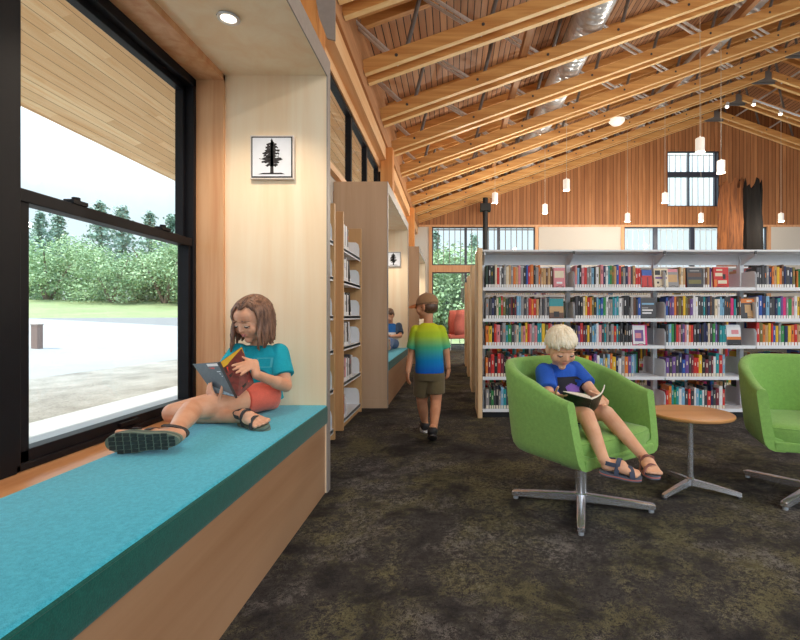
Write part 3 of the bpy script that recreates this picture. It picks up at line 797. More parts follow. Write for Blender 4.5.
for (si, bi), items in S_.items():
    x = BX[bi] + (0.030 if bi == 0 else 0.016); z = SZ[si] + 0.0005; n = 0
    xe = BX[bi + 1] - 0.02
    w_total = 0.0
    tallbase = 0.225 if si < 4 else 0.20
    if si > 2: items = [('x', 24 if bi != 0 else 30)]
    for it in items:
        if it[0] == 's':
            th = 0.0235
            if len(items) == 1: th = (xe - x - 0.03) / len(it[1]) if len(it[1]) > 22 else 0.026
            if bi == 3: it = ('s', it[1][:15])
            for key in it[1]:
                t = th * BR.uniform(0.72, 1.28)
                if x + t > xe: break
                h = tallbase * BR.uniform(0.86, 1.03); d = BR.uniform(0.135, 0.165)
                # keep lower-shelf books hidden by the armchairs out of the count
                n += 1
                spine_book(key, x, t - 0.0006, h, d, z, YF + 0.012 + BR.uniform(0, 0.006), '%s %s book spine, %s, %s, %s along' % ('slim' if t < 0.021 else 'thick', BC[key][0], SHN[si], BAY[bi], ONES[n - 1]), 'books on the long white shelving')
                x += t; NB += 1
        elif it[0] == 'l':
            for key in it[1]:
                t = 0.018 * BR.uniform(0.8, 1.5); h = 0.205 * BR.uniform(0.95, 1.03); n += 1
                spine_book(key, x, t - 0.0006, h, 0.14, z, YF + 0.05, '%s book set back, %s, %s, %s along' % (BC[key][0], SHN[si], BAY[bi], ONES[n - 1]), 'books on the long white shelving')
                x += t; NB += 1
        elif it[0] == 'sup':
            book_support(x + 0.004, YF + 0.015, z, 'white steel bookend, %s, %s' % (SHN[si], BAY[bi])); x += 0.012
        elif it[0] == 'f':
            w, h, cv, bands, nm = it[1:6]; tl = it[6] if len(it) > 6 else 0.12
            c = Vector((x + w / 2 + 0.008, YF + 0.03, z + 0.003)); n += 1
            face_book(c, w, h, 0.02, tl, cv, bands, '%s book shown cover-out, %s, %s' % (nm, SHN[si], BAY[bi]), 'books shown cover-out')
            easel((c.x, c.y - 0.001, z), w, 'small wire book stand holding the %s book, %s' % (nm, SHN[si]))
            x += w + 0.02; NB += 1
        elif it[0] == 'gap': x += it[1]
        elif it[0] == 'x':
            stuff_books(hid, x, min(xe - 0.12, x + 0.024 * it[1]), z, YF, False, S_ORIG[si, bi])
for z in SZ:
    for k in range(4): stuff_books(hid, BX[k] + 0.03, BX[k + 1] - 0.12, z, YB, True)
STUFFM = [M['pages']] + [BM[k] for k in KEYS]
for i, y in enumerate((6.05, 7.60, 9.15)):
    for z in SZ:
        for k in range(4): stuff_books(hid, BX[k] + 0.03, BX[k + 1] - 0.12, z, y)
o = hid.build('library_books', STUFFM); tag(o, 'mixed books on the two lowest front shelves and all shelving rows behind', 'books', None, 'stuff')
# ---------------------------------------------------------------- wall bookcases between the niches
WZ = [1.60, 1.313, 1.0, 0.725, 0.41, 0.087]
def wall_case(a, b, label):
    t = thing('wall_bookcase', (-1.12, (a + b) / 2, 0), label, 'bookcase', 'wooden wall bookcases')
    for y in (a, b - 0.03): bx('side_panel', M['panel'], -1.285, -0.955, y, y + 0.03, 0, 1.91, t, 0.003)
    bx('back_panel', M['panel'], -1.285, -1.270, a + 0.03, b - 0.03, 0.05, 1.91, t)
    for z in WZ:
        mb = MB(); mb.box(-1.27, -0.965, a + 0.03, b - 0.03, z - 0.02, z); mb.box(-0.969, -0.965, a + 0.03, b - 0.03, z - 0.034, z + 0.006)
        mb.build('shelf', M['white_steel'], t)
        y = b - 0.034
        pts = [(-1.20, y, z), (-0.975, y, z), (-0.975, y, z + 0.10), (-0.985, y, z + 0.145), (-1.01, y, z + 0.165), (-1.20, y, z + 0.17)]
        MB().prism(pts, (0, 0.002, 0)).build('shelf_end', M['white_steel'], t)
    bx('plinth', M['panel'], -1.27, -0.985, a + 0.03, b - 0.03, 0, 0.05, t)
wall_case(2.72, 3.74, 'tall wooden wall bookcase mostly hidden by the nearest niche panel')
wall_case(4.00, 4.82, 'tall wooden wall bookcase of mostly white books before the second niche')
def side_book(key, y, t, h, d, z, label, lean=0.0):
    mb = MB()
    R = Matrix.Translation((-0.975, y, z)) @ Matrix.Rotation(PI / 2, 4, 'Z')
    if lean: R = R @ Matrix.Rotation(-lean, 4, 'Y')
    book_geo(mb, 0, t, h, d, 0, 0.0, M4=R, band=BR.random() < 0.6)
    o = mb.build('library_book', [BM[key], M['pages'], M['label'], BM[BR.choice('Kkgbr')]])
    tag(o, label, 'book', 'books in the wall bookcases')
WS = ['KgwgwK', 'wgwwgwk', 'gwwKwk', 'gwgwkw', 'wgpwgwKgw', 'Nrw']
for si, z in enumerate(WZ):
    y = 4.05
    for i, key in enumerate(WS[si]):
        t = BR.uniform(0.03, 0.055); h = BR.uniform(0.19, 0.225)
        last = i == len(WS[si]) - 1
        ln = 0.28 if last and si in (1, 2, 3, 5) else 0
        if ln: y += 0.07
        side_book(key, y, t - 0.001, h, 0.15, z + 0.002, '%s book, %s shelf down in the bookcase before the second niche, %s along' % (BC[key][0], ONES[si], ONES[i]), ln)
        y += t
    y = 3.66
    for i, key in enumerate('wgk' if si < 3 else ('yGw' if si == 3 else 'Gyw' if si == 4 else 'bPr')):
        t = BR.uniform(0.03, 0.05); y -= t
        side_book(key, y, t - 0.001, BR.uniform(0.19, 0.225), 0.15, z + 0.002, '%s book, %s shelf down beside the nearest niche panel, %s from the far end' % (BC[key][0], ONES[si], ONES[i]))
# ---------------------------------------------------------------- swivel armchairs
M['green'] = fabric('green wool felt', (132, 178, 92), 300, 0.14)
def armchair(c, ang, leg_ang, label, tub=(0, 0)):
    """c = pedestal centre on the floor; ang = direction the open front faces"""
    t = thing('swivel_armchair', (c[0], c[1], 0), label, 'armchair', 'green swivel armchairs')
    f = Vector((math.cos(ang), math.sin(ang), 0)); r = Vector((-f.y, f.x, 0))
    CB = Vector((c[0], c[1], 0)); C0 = CB + Vector((tub[0], tub[1], 0))
    W, DB, DF = 0.355, 0.335, 0.29
    # plan path of the tub, from one arm tip round the back to the other
    def plan(u):
        """u in [-1,1]; returns local (forward, side)"""
        a = abs(u); sg = 1 if u > 0 else -1
        if a > 0.62:
            k = (a - 0.62) / 0.38; return (-0.02 + (DF + 0.02) * k, sg * (W - 0.012 * k * k))
        th = a / 0.62 * PI / 2
        n = 2.5; cs, sn = math.cos(th), math.sin(th)
        return (-0.02 - (DB - 0.02) * abs(cs) ** (2 / n), sg * W * abs(sn) ** (2 / n))
    def rim(u):
        a = abs(u)
        k = max(0.0, (a - 0.28) / 0.72); k = k * k * (3 - 2 * k) * 0.55 + k * 0.45
        return 0.765 - 0.155 * k
    NU = 56; T = 0.055
    mb = MB(); rings = []
    for i in range(NU + 1):
        u = -1 + 2.0 * i / NU
        p = Vector(plan(u)); e = 0.01
        q = Vector(plan(min(1, u + e))) - Vector(plan(max(-1, u - e))); nrm = Vector((q.y, -q.x)).normalized()
        if nrm.dot(p - Vector((0.0, 0))) < 0: nrm = -nrm
        H = rim(u)
        def W3(off, z, tap=0.0, shift=0.0):
            z = z + 0.026 * max(0.0, min(1.0, (0.46 - z) / 0.12))
            k = (z - 0.29) / 0.45; k = max(0.0, min(1.0, k)); s = 0.87 + 0.13 * (k ** 0.7)
            l = p * 1.0 - nrm * off
            l = Vector((l.x * (s if l.x < 0 else 1.0 - 0.26 * k), l.y * s))
            return C0 + f * l.x + r * l.y + Vector((0, 0, z))
        ring = [W3(0.10, 0.270), W3(0.045, 0.272), W3(0.018, 0.283), W3(0.004, 0.305), W3(0, 0.34), W3(0, 0.45), W3(0, 0.55), W3(0, H - 0.022), W3(0.006, H - 0.006), W3(0.020, H), W3(T - 0.020, H), W3(T - 0.006, H - 0.006), W3(T, H - 0.022), W3(T, 0.54), W3(T, 0.43), W3(T + 0.004, 0.34), W3(0.10, 0.33)]
        rings.append(ring)
    mb.loft(rings)
    rl = MB(); a0 = Vector(rings[0][4]).lerp(Vector(rings[-1][4]), 0.045); b0 = Vector(rings[-1][4]).lerp(Vector(rings[0][4]), 0.045); fw = f
    lay = []
    for z, o in ((0.302, -0.04), (0.310, -0.022), (0.322, -0.012), (0.345, -0.012), (0.353, -0.022), (0.355, -0.10), (0.30, -0.12)):
        A = Vector((a0.x, a0.y, z)) + f * o; B = Vector((b0.x, b0.y, z)) + f * o
        lay.append([A.lerp(B, q / 12.0) + f * (0.022 * math.sin(PI * q / 12.0)) for q in range(13)])
    rl.loft([[l[q] for l in lay] for q in range(13)]); rl.build('front_rail', M['green'], t, smooth='all')
    # underside and inner floor of the tub
    low = [Vector(R_[0]) for R_ in rings]; up = [Vector(R_[-1]) for R_ in rings]
    sh = mb.build('tub_shell', M['green'], t, smooth='all', bevel=0.0)
    sh.data.set_sharp_from_angle(angle=1.2)
    mb = MB(); pl = []
    for R_ in rings[::2]: pl.append(Vector(R_[1]))
    mb.prism([Vector((p.x, p.y, 0.298)) for p in pl], (0, 0, 0.05)); mb.build('seat_base', M['green'], t, bevel=0.008)
    # seat cushion following the inner plan
    ins = []
    for i in range(0, NU + 1, 2):
        u = -1 + 2.0 * i / NU; p = Vector(plan(u)) * 0.805
        if abs(u) > 0.99: p.x = 0.25
        ins.append(p)
    fr = 0.262
    pts = ins + [Vector((fr, ins[-1].y * 0.94)), Vector((fr + 0.02, ins[-1].y * 0.5)), Vector((fr + 0.024, 0)), Vector((fr + 0.02, ins[0].y * 0.5)), Vector((fr, ins[0].y * 0.94))]
    mb = MB(); cen = sum(pts, Vector((0, 0))) / len(pts)
    lay = []
    for z, s in ((0.325, 0.955), (0.332, 0.985), (0.35, 1.0), (0.395, 1.0), (0.414, 0.985), (0.424, 0.955), (0.432, 0.80), (0.436, 0.4)):
        lay.append([C0 + f * (cen.x + (p.x - cen.x) * s) + r * (cen.y + (p.y - cen.y) * s) + Vector((0, 0, z)) for p in pts])
    mb.loft(lay); mb.build('seat_cushion', M['green'], t, smooth='all')
    wl = MB(); wl.tube([l + Vector((0, 0, 0.0)) for l in lay[4]], 0.003, 6, closed=True); wl.build('welt_seam', M['green'], t, True)
    # chrome pedestal and four star legs
    MB().lathe([(0.001, 0.02), (0.034, 0.02), (0.036, 0.066), (0.030, 0.07), (0.030, 0.262), (0.06, 0.266), (0.06, 0.298), (0.001, 0.298)], CB, 24).build('pedestal', M['chrome'], t, True)
    for k in range(4):
        a = leg_ang + k * PI / 2; d = Vector((math.cos(a), math.sin(a), 0)); s = Vector((-d.y, d.x, 0))
        mb = MB(); rr = []
        for dist, w, zt_, zb in ((0.018, 0.022, 0.064, 0.026), (0.12, 0.021, 0.060, 0.024), (0.25, 0.019, 0.053, 0.020), (0.352, 0.017, 0.046, 0.016), (0.364, 0.014, 0.040, 0.019)):
            c1 = CB + d * dist
            rr.append([c1 + s * w + Vector((0, 0, zb)), c1 + s * w + Vector((0, 0, zt_ - 0.004)), c1 + s * w * 0.7 + Vector((0, 0, zt_)), c1 - s * w * 0.7 + Vector((0, 0, zt_)), c1 - s * w + Vector((0, 0, zt_ - 0.004)), c1 - s * w + Vector((0, 0, zb))])
        lg = mb.loft(rr).build('leg', M['chrome'], t, True)
        g = CB + d * 0.345
        MB().lathe([(0.006, 0.020), (0.006, 0.012), (0.013, 0.009), (0.013, 0.0), (0.001, 0.0)], g, 14).build('glide', M['galv'], lg, True)
    return t
armchair((0.678, 2.436), math.radians(-56), math.radians(-15.5), 'green tub swivel armchair with the blond boy reading in it', (-0.024, 0.012))
armchair((2.01, 2.56), math.radians(-110), math.radians(-16 - 42), 'empty green tub swivel armchair on the far side of the round table')
# ---------------------------------------------------------------- round side table
def table():
    c = Vector((1.357, 2.632, 0))
    t = thing('side_table', c, 'small round side table, honey wood top on a chrome three-legged base', 'table')
    MB().lathe([(0.001, 0.430), (0.213, 0.430), (0.221, 0.433), (0.225, 0.438), (0.225, 0.447), (0.221, 0.451), (0.001, 0.452)], c, 56).build('table_top', wood('honey birch top', (222, 164, 106), (206, 144, 84), 0, 4.0, 0.4), t, True)
    MB().lathe([(0.001, 0.035), (0.022, 0.035), (0.022, 0.075), (0.0165, 0.08), (0.0165, 0.415), (0.06, 0.422), (0.06, 0.429), (0.001, 0.429)], c, 22).build('stem', M['chrome'], t, True)
    for k in range(3):
        a = math.radians(-28.5) + k * 2 * PI / 3; d = Vector((math.cos(a), math.sin(a), 0)); s = Vector((-d.y, d.x, 0))
        rr = []
        for dist, w, zt_, zb in ((0.012, 0.016, 0.070, 0.036), (0.12, 0.015, 0.055, 0.028), (0.245, 0.012, 0.032, 0.012), (0.252, 0.010, 0.028, 0.014)):
            c1 = c + d * dist
            rr.append([c1 + s * w + Vector((0, 0, zb)), c1 + s * w * 0.8 + Vector((0, 0, zt_)), c1 - s * w * 0.8 + Vector((0, 0, zt_)), c1 - s * w + Vector((0, 0, zb))])
        lg = MB().loft(rr).build('leg', M['chrome'], t, True)
        MB().lathe([(0.011, 0.014), (0.011, 0.0), (0.001, 0.0)], c + d * 0.238, 12).build('glide', M['dark_steel'], lg)
table()
# ---------------------------------------------------------------- coral wing chairs by the far door
M['coral'] = fabric('coral upholstery', (214, 122, 110), 120, 0.12)
def wing_chair(x, y, ang, label):
    t = thing('wing_chair', (x, y, 0), label, 'chair', 'coral wing chairs')
    R = Matrix.Translation((x, y, 0)) @ Matrix.Rotation(ang, 4, 'Z')
    mb = MB(); rings = []
    n = 20
    for i in range(n + 1):
        u = -1 + 2.0 * i / n; a = u * PI * 0.5
        px, py = 0.30 * math.sin(a) * (1.0 if abs(u) < 0.9 else 1.02), 0.30 * math.cos(a) ** 0.7 if abs(u) < 1 else 0.0
        py = py - (0.18 if abs(u) > 0.98 else 0.10 * max(0, abs(u) - 0.7) / 0.3)
        H = 1.20 - 0.03 * abs(u); lowz = 0.40
        q = Vector((px, py)); o_ = q.normalized() * 0.05
        mid = 0.62
        pin = 0.10 * max(0, abs(u) - 0.5)
        rings.append([R @ Vector((q.x * 0.78, q.y * 0.8, lowz)), R @ Vector((q.x * 0.95, q.y * 0.95 + 0.02, mid)), R @ Vector((q.x * 0.86, q.y, 0.80)), R @ Vector((q.x, q.y + 0.06, 1.0)), R @ Vector((q.x, q.y + 0.07, H)),
                      R @ Vector((q.x - o_.x, q.y + 0.07 - o_.y, H)), R @ Vector((q.x - o_.x, q.y + 0.06 - o_.y, 1.0)), R @ Vector((q.x * 0.86 - o_.x, q.y - o_.y, 0.80)), R @ Vector((q.x * 0.95 - o_.x, q.y * 0.95 + 0.02 - o_.y, mid)), R @ Vector((q.x * 0.78 - o_.x, q.y * 0.8 - o_.y, lowz))])
    mb.loft(rings); mb.build('wing_back', M['coral'], t, smooth='all')
    mb = MB(); mb.box(-0.25, 0.25, -0.30, 0.2, 0.34, 0.46, R); mb.build('seat', M['coral'], t, bevel=0.03, segs=3, smooth=True)
    for sx in (-1, 1):
        for sy in (-1, 1):
            MB().cyl(R @ Vector((sx * 0.2, sy * 0.2 - 0.03, 0.345)), R @ Vector((sx * 0.25, sy * 0.25 - 0.03, 0)), 0.011, n=10).build('leg', M['chrome'], t, True)
wing_chair(0.10, 13.5, math.radians(-70), 'coral wing chair by the far glass door, in profile')
wing_chair(0.62, 13.7, math.radians(80), 'second coral wing chair, half hidden behind the shelving ends')
# ---------------------------------------------------------------- people
from mathutils.bvhtree import BVHTree
V = Vector
def skin(name, c, c2):
    m, nt, b = new_mat(name)
    n = nd(nt, 'ShaderNodeTexNoise', i_Scale=14.0, i_Detail=5.0); lk(nt, coords(nt), n.inputs['Vector'])
    lk(nt, ramp(nt, n.outputs[0], [(0.35, lin(c2)), (0.65, lin(c))]), b.inputs['Base Color'])
    b.inputs['Roughness'].default_value = 0.5; b.inputs['Specular IOR Level'].default_value = 0.35
    b.inputs['Subsurface Weight'].default_value = 0.08; b.inputs['Subsurface Radius'].default_value = (0.012, 0.005, 0.003)
    b.inputs['Subsurface Scale'].default_value = 0.5
    return m
M['skin_a'] = skin('fair tanned skin', (226, 172, 142), (214, 154, 122))
M['skin_b'] = skin('fair skin', (232, 184, 152), (220, 164, 130))
M['skin_c'] = skin('tanned skin', (214, 156, 120), (200, 138, 104))
def hairmat(name, c1, c2):
    m, nt, b = new_mat(name)
    n = nd(nt, 'ShaderNodeTexNoise', i_Scale=90.0, i_Detail=3.0); lk(nt, coords(nt, (1, 1, 0.18)), n.inputs['Vector'])
    lk(nt, ramp(nt, n.outputs[0], [(0.35, lin(c2)), (0.65, lin(c1))]), b.inputs['Base Color'])
    b.inputs['Roughness'].default_value = 0.42; bump(nt, b, n.outputs[0], 0.4, 0.003); return m
M['hair_brown'] = hairmat('brown hair', (148, 108, 86), (92, 62, 48))
M['hair_blond'] = hairmat('blond hair', (252, 242, 220), (240, 222, 188))
M['hair_dark'] = hairmat('dark brown hair', (110, 80, 60), (70, 48, 36))
M['eye_white'] = plain('eye white', (232, 228, 224), 0.25); M['iris'] = plain('iris', (84, 92, 104), 0.2)
M['lash'] = plain('lash', (70, 48, 40), 0.7); M['lip'] = plain('lips', (206, 122, 112), 0.45)
def cap(mb, p0, r0, p1, r1, n=16):
    """round-ended tapered limb"""
    p0 = V(p0); p1 = V(p1); d = (p1 - p0); L = d.length
    if L < 1e-5: mb.ball(p0, max(r0, r1)); return
    d.normalize(); u, v = frame_of(d); rs = []
    for k in range(1, 6):
        a = PI / 2 * (1 - k / 5.0); rs.append(mb.ring(p0 - d * r0 * math.sin(a), u, v, r0 * math.cos(a) + 1e-5, r0 * math.cos(a) + 1e-5, n))
    for k in range(0, 5):
        a = PI / 2 * k / 5.0; rs.append(mb.ring(p1 + d * r1 * math.sin(a), u, v, r1 * math.cos(a), r1 * math.cos(a), n))
    for a, b in zip(rs, rs[1:]): mb.bridge(a, b)
    mb.face(rs[0][::-1]); mb.face(rs[-1])
def chain(mb, pts, rs):
    for i in range(len(pts) - 1): cap(mb, pts[i], rs[i], pts[i + 1], rs[i + 1])
def cone(mb, p0, r0, p1, r1): mb.cyl(p0, p1, r0, r1, 20)
def rings_body(mb, secs, side, n=24):
    """torso: sections (centre, half width, half depth); side = direction of the shoulders"""
    cs = [V(s[0]) for s in secs]; rings = []
    for i, (c, w, d) in enumerate(secs):
        ax = (cs[min(i + 1, len(cs) - 1)] - cs[max(i - 1, 0)]).normalized()
        sd = V(side); sd = (sd - ax * sd.dot(ax)).normalized(); fr = ax.cross(sd)
        e = 2.4
        rings.append([V(c) + sd * (w * math.copysign(abs(math.cos(t)) ** (2 / e), math.cos(t))) + fr * (d * math.copysign(abs(math.sin(t)) ** (2 / e), math.sin(t))) for t in [2 * PI * k / n for k in range(n)]])
    mb.loft(rings)
def organic(mb, name, mats, parent, voxel=0.004, smooth=3):
    bmesh.ops.recalc_face_normals(mb.bm, faces=mb.bm.faces[:])
    off = wloc(parent); bmesh.ops.translate(mb.bm, verts=mb.bm.verts[:], vec=-off)
    me = bpy.data.meshes.new('tmp'); mb.bm.to_mesh(me); mb.bm.free()
    ob = bpy.data.objects.new('tmp', me); COL.objects.link(ob)
    r = ob.modifiers.new('r', 'REMESH'); r.mode = 'VOXEL'; r.voxel_size = voxel; r.use_smooth_shade = True
    if smooth:
        s = ob.modifiers.new('s', 'SMOOTH'); s.factor = 0.5; s.iterations = smooth
    dg = bpy.context.evaluated_depsgraph_get(); dg.update()
    out = bpy.data.meshes.new_from_object(ob.evaluated_get(dg)); out.name = name
    bpy.data.objects.remove(ob); bpy.data.meshes.remove(me)
    out.materials.clear()
    for m in (mats if isinstance(mats, (list, tuple)) else [mats]): out.materials.append(m)
    for p in out.polygons: p.use_smooth = True; p.material_index = 0
    o = bpy.data.objects.new(name, out); COL.objects.link(o); o.parent = parent
    return o
def bvh_of(o):
    off = wloc(o)
    return BVHTree.FromPolygons([v.co + off for v in o.data.vertices], [tuple(p.vertices) for p in o.data.polygons])
def decal(bvh, name, mat, parent, corner, du, dv, direc, nu=10, nv=10, lift=0.002, keep=None):
    """a printed patch that lies on a surface: a grid cast along direc"""
    mb = MB(); g = {}; ds = []
    for i in range(nu + 1):
        for j in range(nv + 1):
            u, v = i / nu, j / nv
            p = V(corner) + V(du) * u + V(dv) * v; h = bvh.ray_cast(p, V(direc).normalized(), 1.0)
            if h[0] is not None: ds.append(h[3]); g[i, j] = (h[0] - V(direc).normalized() * lift, h[3])
    md = sorted(ds)[len(ds) // 2]; g = {k: mb.bm.verts.new(q[0]) for k, q in g.items() if q[1] > md - 0.035}
    for i in range(nu):
        for j in range(nv):
            if keep and not keep((i + .5) / nu, (j + .5) / nv): continue
            q = [(i, j), (i + 1, j), (i + 1, j + 1), (i, j + 1)]
            if all(k in g for k in q): mb.face([g[k] for k in q])
    for v in [v for v in mb.bm.verts if not v.link_faces]: mb.bm.verts.remove(v)
    return mb.build(name, mat, parent, smooth='all')
class Head:
    def __init__(s, c, fwd, H, up=(0, 0, 1)):
        s.c = V(c); s.H = H; s.f = V(fwd).normalized(); up = V(up); s.u = (up - s.f * up.dot(s.f)).normalized(); s.r = s.f.cross(s.u)   # r = the figure's own right
        s.R = Matrix((s.r, s.f, s.u)).transposed()
    def p(s, r, f, u): return s.c + (s.r * r + s.f * f + s.u * u) * s.H
    def add(s, mb, ears=True):
        H = s.H
        mb.ball(s.p(0, -0.05, 0.12), (0.345 * H, 0.43 * H, 0.37 * H), s.R, 24, 16)
        mb.ball(s.p(0, 0.10, -0.10), (0.30 * H, 0.31 * H, 0.36 * H), s.R, 24, 16)
        mb.ball(s.p(0, 0.13, -0.27), (0.215 * H, 0.22 * H, 0.20 * H), s.R)
        mb.ball(s.p(0, 0.285, -0.405), (0.10 * H, 0.085 * H, 0.085 * H), s.R)
        mb.ball(s.p(0, 0.22, 0.16), (0.26 * H, 0.18 * H, 0.20 * H), s.R)
        for q in (-1, 1):
            mb.ball(s.p(q * 0.185, 0.255, -0.14), (0.12 * H, 0.12 * H, 0.13 * H), s.R)
            mb.ball(s.p(q * 0.15, 0.325, -0.005), (0.085 * H, 0.06 * H, 0.055 * H), s.R)       # lids
            mb.ball(s.p(q * 0.045, 0.395, -0.135), 0.034 * H)
            if ears:
                e = Matrix.Rotation(q * 0.35, 3, s.u) @ s.R
                mb.ball(s.p(q * 0.355, -0.02, -0.06), (0.035 * H, 0.085 * H, 0.135 * H), e, 14, 10)
                mb.ball(s.p(q * 0.345, 0.0, -0.15), (0.03 * H, 0.05 * H, 0.06 * H), e, 10, 8)
        cap(mb, s.p(0, 0.37, 0.02), 0.034 * H, s.p(0, 0.425, -0.115), 0.046 * H, 12)
        mb.ball(s.p(0, 0.345, -0.245), (0.10 * H, 0.06 * H, 0.055 * H), s.R)
    def features(s, parent, hair):
        H = s.H
        for q in (-1, 1):
            MB().ball(s.p(q * 0.15, 0.335, -0.025), (0.066 * H, 0.052 * H, 0.042 * H), s.R).build('eye', M['eye_white'], parent, True)
            MB().ball(s.p(q * 0.15, 0.372, -0.045), (0.032 * H, 0.02 * H, 0.022 * H), s.R).build('iris', M['iris'], parent, True)
            pts = [s.p(q * (0.15 + 0.085 * t), 0.392 - 0.035 * t * t - 0.015 * (t > 0) * t, -0.035 + 0.02 * t * t - 0.0) for t in (-1, -0.5, 0, 0.5, 1)]
            MB().tube(pts, [0.006 * H, 0.012 * H, 0.014 * H, 0.012 * H, 0.006 * H], 6).build('eyelash', M['lash'], parent, True)
            pts = [s.p(q * (0.155 + 0.10 * t), 0.405 - 0.05 * t * t - 0.02 * t, 0.115 - 0.02 * t * t) for t in (-1, -0.5, 0, 0.5, 1)]
            MB().tube(pts, [0.006 * H, 0.014 * H, 0.016 * H, 0.012 * H, 0.005 * H], 6).build('eyebrow', hair, parent, True)
        mb = MB()
        mb.tube([s.p(t * 0.095, 0.398 - 0.04 * t * t, -0.228 - 0.006 * t * t) for t in (-1, -0.5, 0, 0.5, 1)], [0.006 * H, 0.016 * H, 0.017 * H, 0.016 * H, 0.006 * H], 8)
        mb.tube([s.p(t * 0.08, 0.398 - 0.04 * t * t, -0.262 + 0.018 * t * t) for t in (-1, -0.5, 0, 0.5, 1)], [0.006 * H, 0.018 * H, 0.021 * H, 0.018 * H, 0.006 * H], 8)
        mb.build('lips', M['lip'], parent, True)
def hand(mb, w, d, n, thumb, L=0.135, curl=(0.35, 0.5, 0.4), spread=0.10, rr=0.0066, tcurl=0.4):
    """w wrist, d pointing direction, n palm normal (fingers curl towards it), thumb = direction of the thumb side"""
    w = V(w); d = V(d).normalized(); n = V(n); n = (n - d * n.dot(d)).normalized(); t = V(thumb); t = (t - d * t.dot(d) - n * t.dot(n)).normalized()
    pl = L * 0.50; hw = L * 0.21
    for k in range(4):
        o = t * (hw * (0.78 - 0.52 * k)); cap(mb, w + d * 0.008 + o * 0.55, L * 0.075, w + d * pl + o, L * 0.068, 10)
    cap(mb, w + d * 0.012 + t * hw * 0.7, L * 0.085, w + d * pl * 0.55 + t * hw * 0.85, L * 0.085, 10)
    tips = []
    for k, fl in enumerate((0.44, 0.50, 0.46, 0.36)):
        p = w + d * pl + t * (hw * (0.80 - 0.54 * k)); a = 0.0; sp = spread * (1.2 - 0.8 * k); dd = (d + t * sp).normalized()
        for seg, c in zip((0.46, 0.31, 0.23), curl):
            a += c; v = dd * math.cos(a) + n * math.sin(a); q = p + v * (fl * L * seg)
            cap(mb, p, rr, q, rr * 0.92, 10); p = q
        tips.append(p)
    p = w + d * pl * 0.30 + t * hw * 0.95; v = (d * 0.55 + t * 0.8 + n * 0.25).normalized()
    for seg, c in ((0.30, 0.0), (0.22, tcurl), (0.18, tcurl * 0.6)):
        v = (v + (d * 0.6 + n * 0.7) * c).normalized(); q = p + v * (L * seg * 0.95); cap(mb, p, rr * 1.2, q, rr * 1.1, 10); p = q
    return tips
def foot_geo(mb, heel, toe, up, L=None, w=0.034):
    """bare foot from heel to toe; up = direction away from the sole"""
    heel = V(heel); toe = V(toe); d = toe - heel; L = d.length; d.normalize(); up = V(up); up = (up - d * up.dot(d)).normalized(); s = d.cross(up)
    cap(mb, heel + d * 0.024 + up * 0.028, 0.026, heel + d * L * 0.5 + up * 0.034, 0.027)
    for q in (-1, 0, 1): cap(mb, heel + d * L * 0.45 + up * 0.028 + s * q * 0.01, 0.022, heel + d * L * 0.76 + up * 0.017 + s * q * w * 0.55, 0.015)
    for k in range(5):
        o = (k - 2) * w * 0.40; cap(mb, heel + d * L * 0.76 + up * 0.014 + s * o, 0.0085, heel + d * L * (0.965 - 0.028 * abs(k - 1.2) ** 1.3) + up * 0.010 + s * o * 1.06, 0.0078 if k else 0.010, 10)
    return d, up, s, L
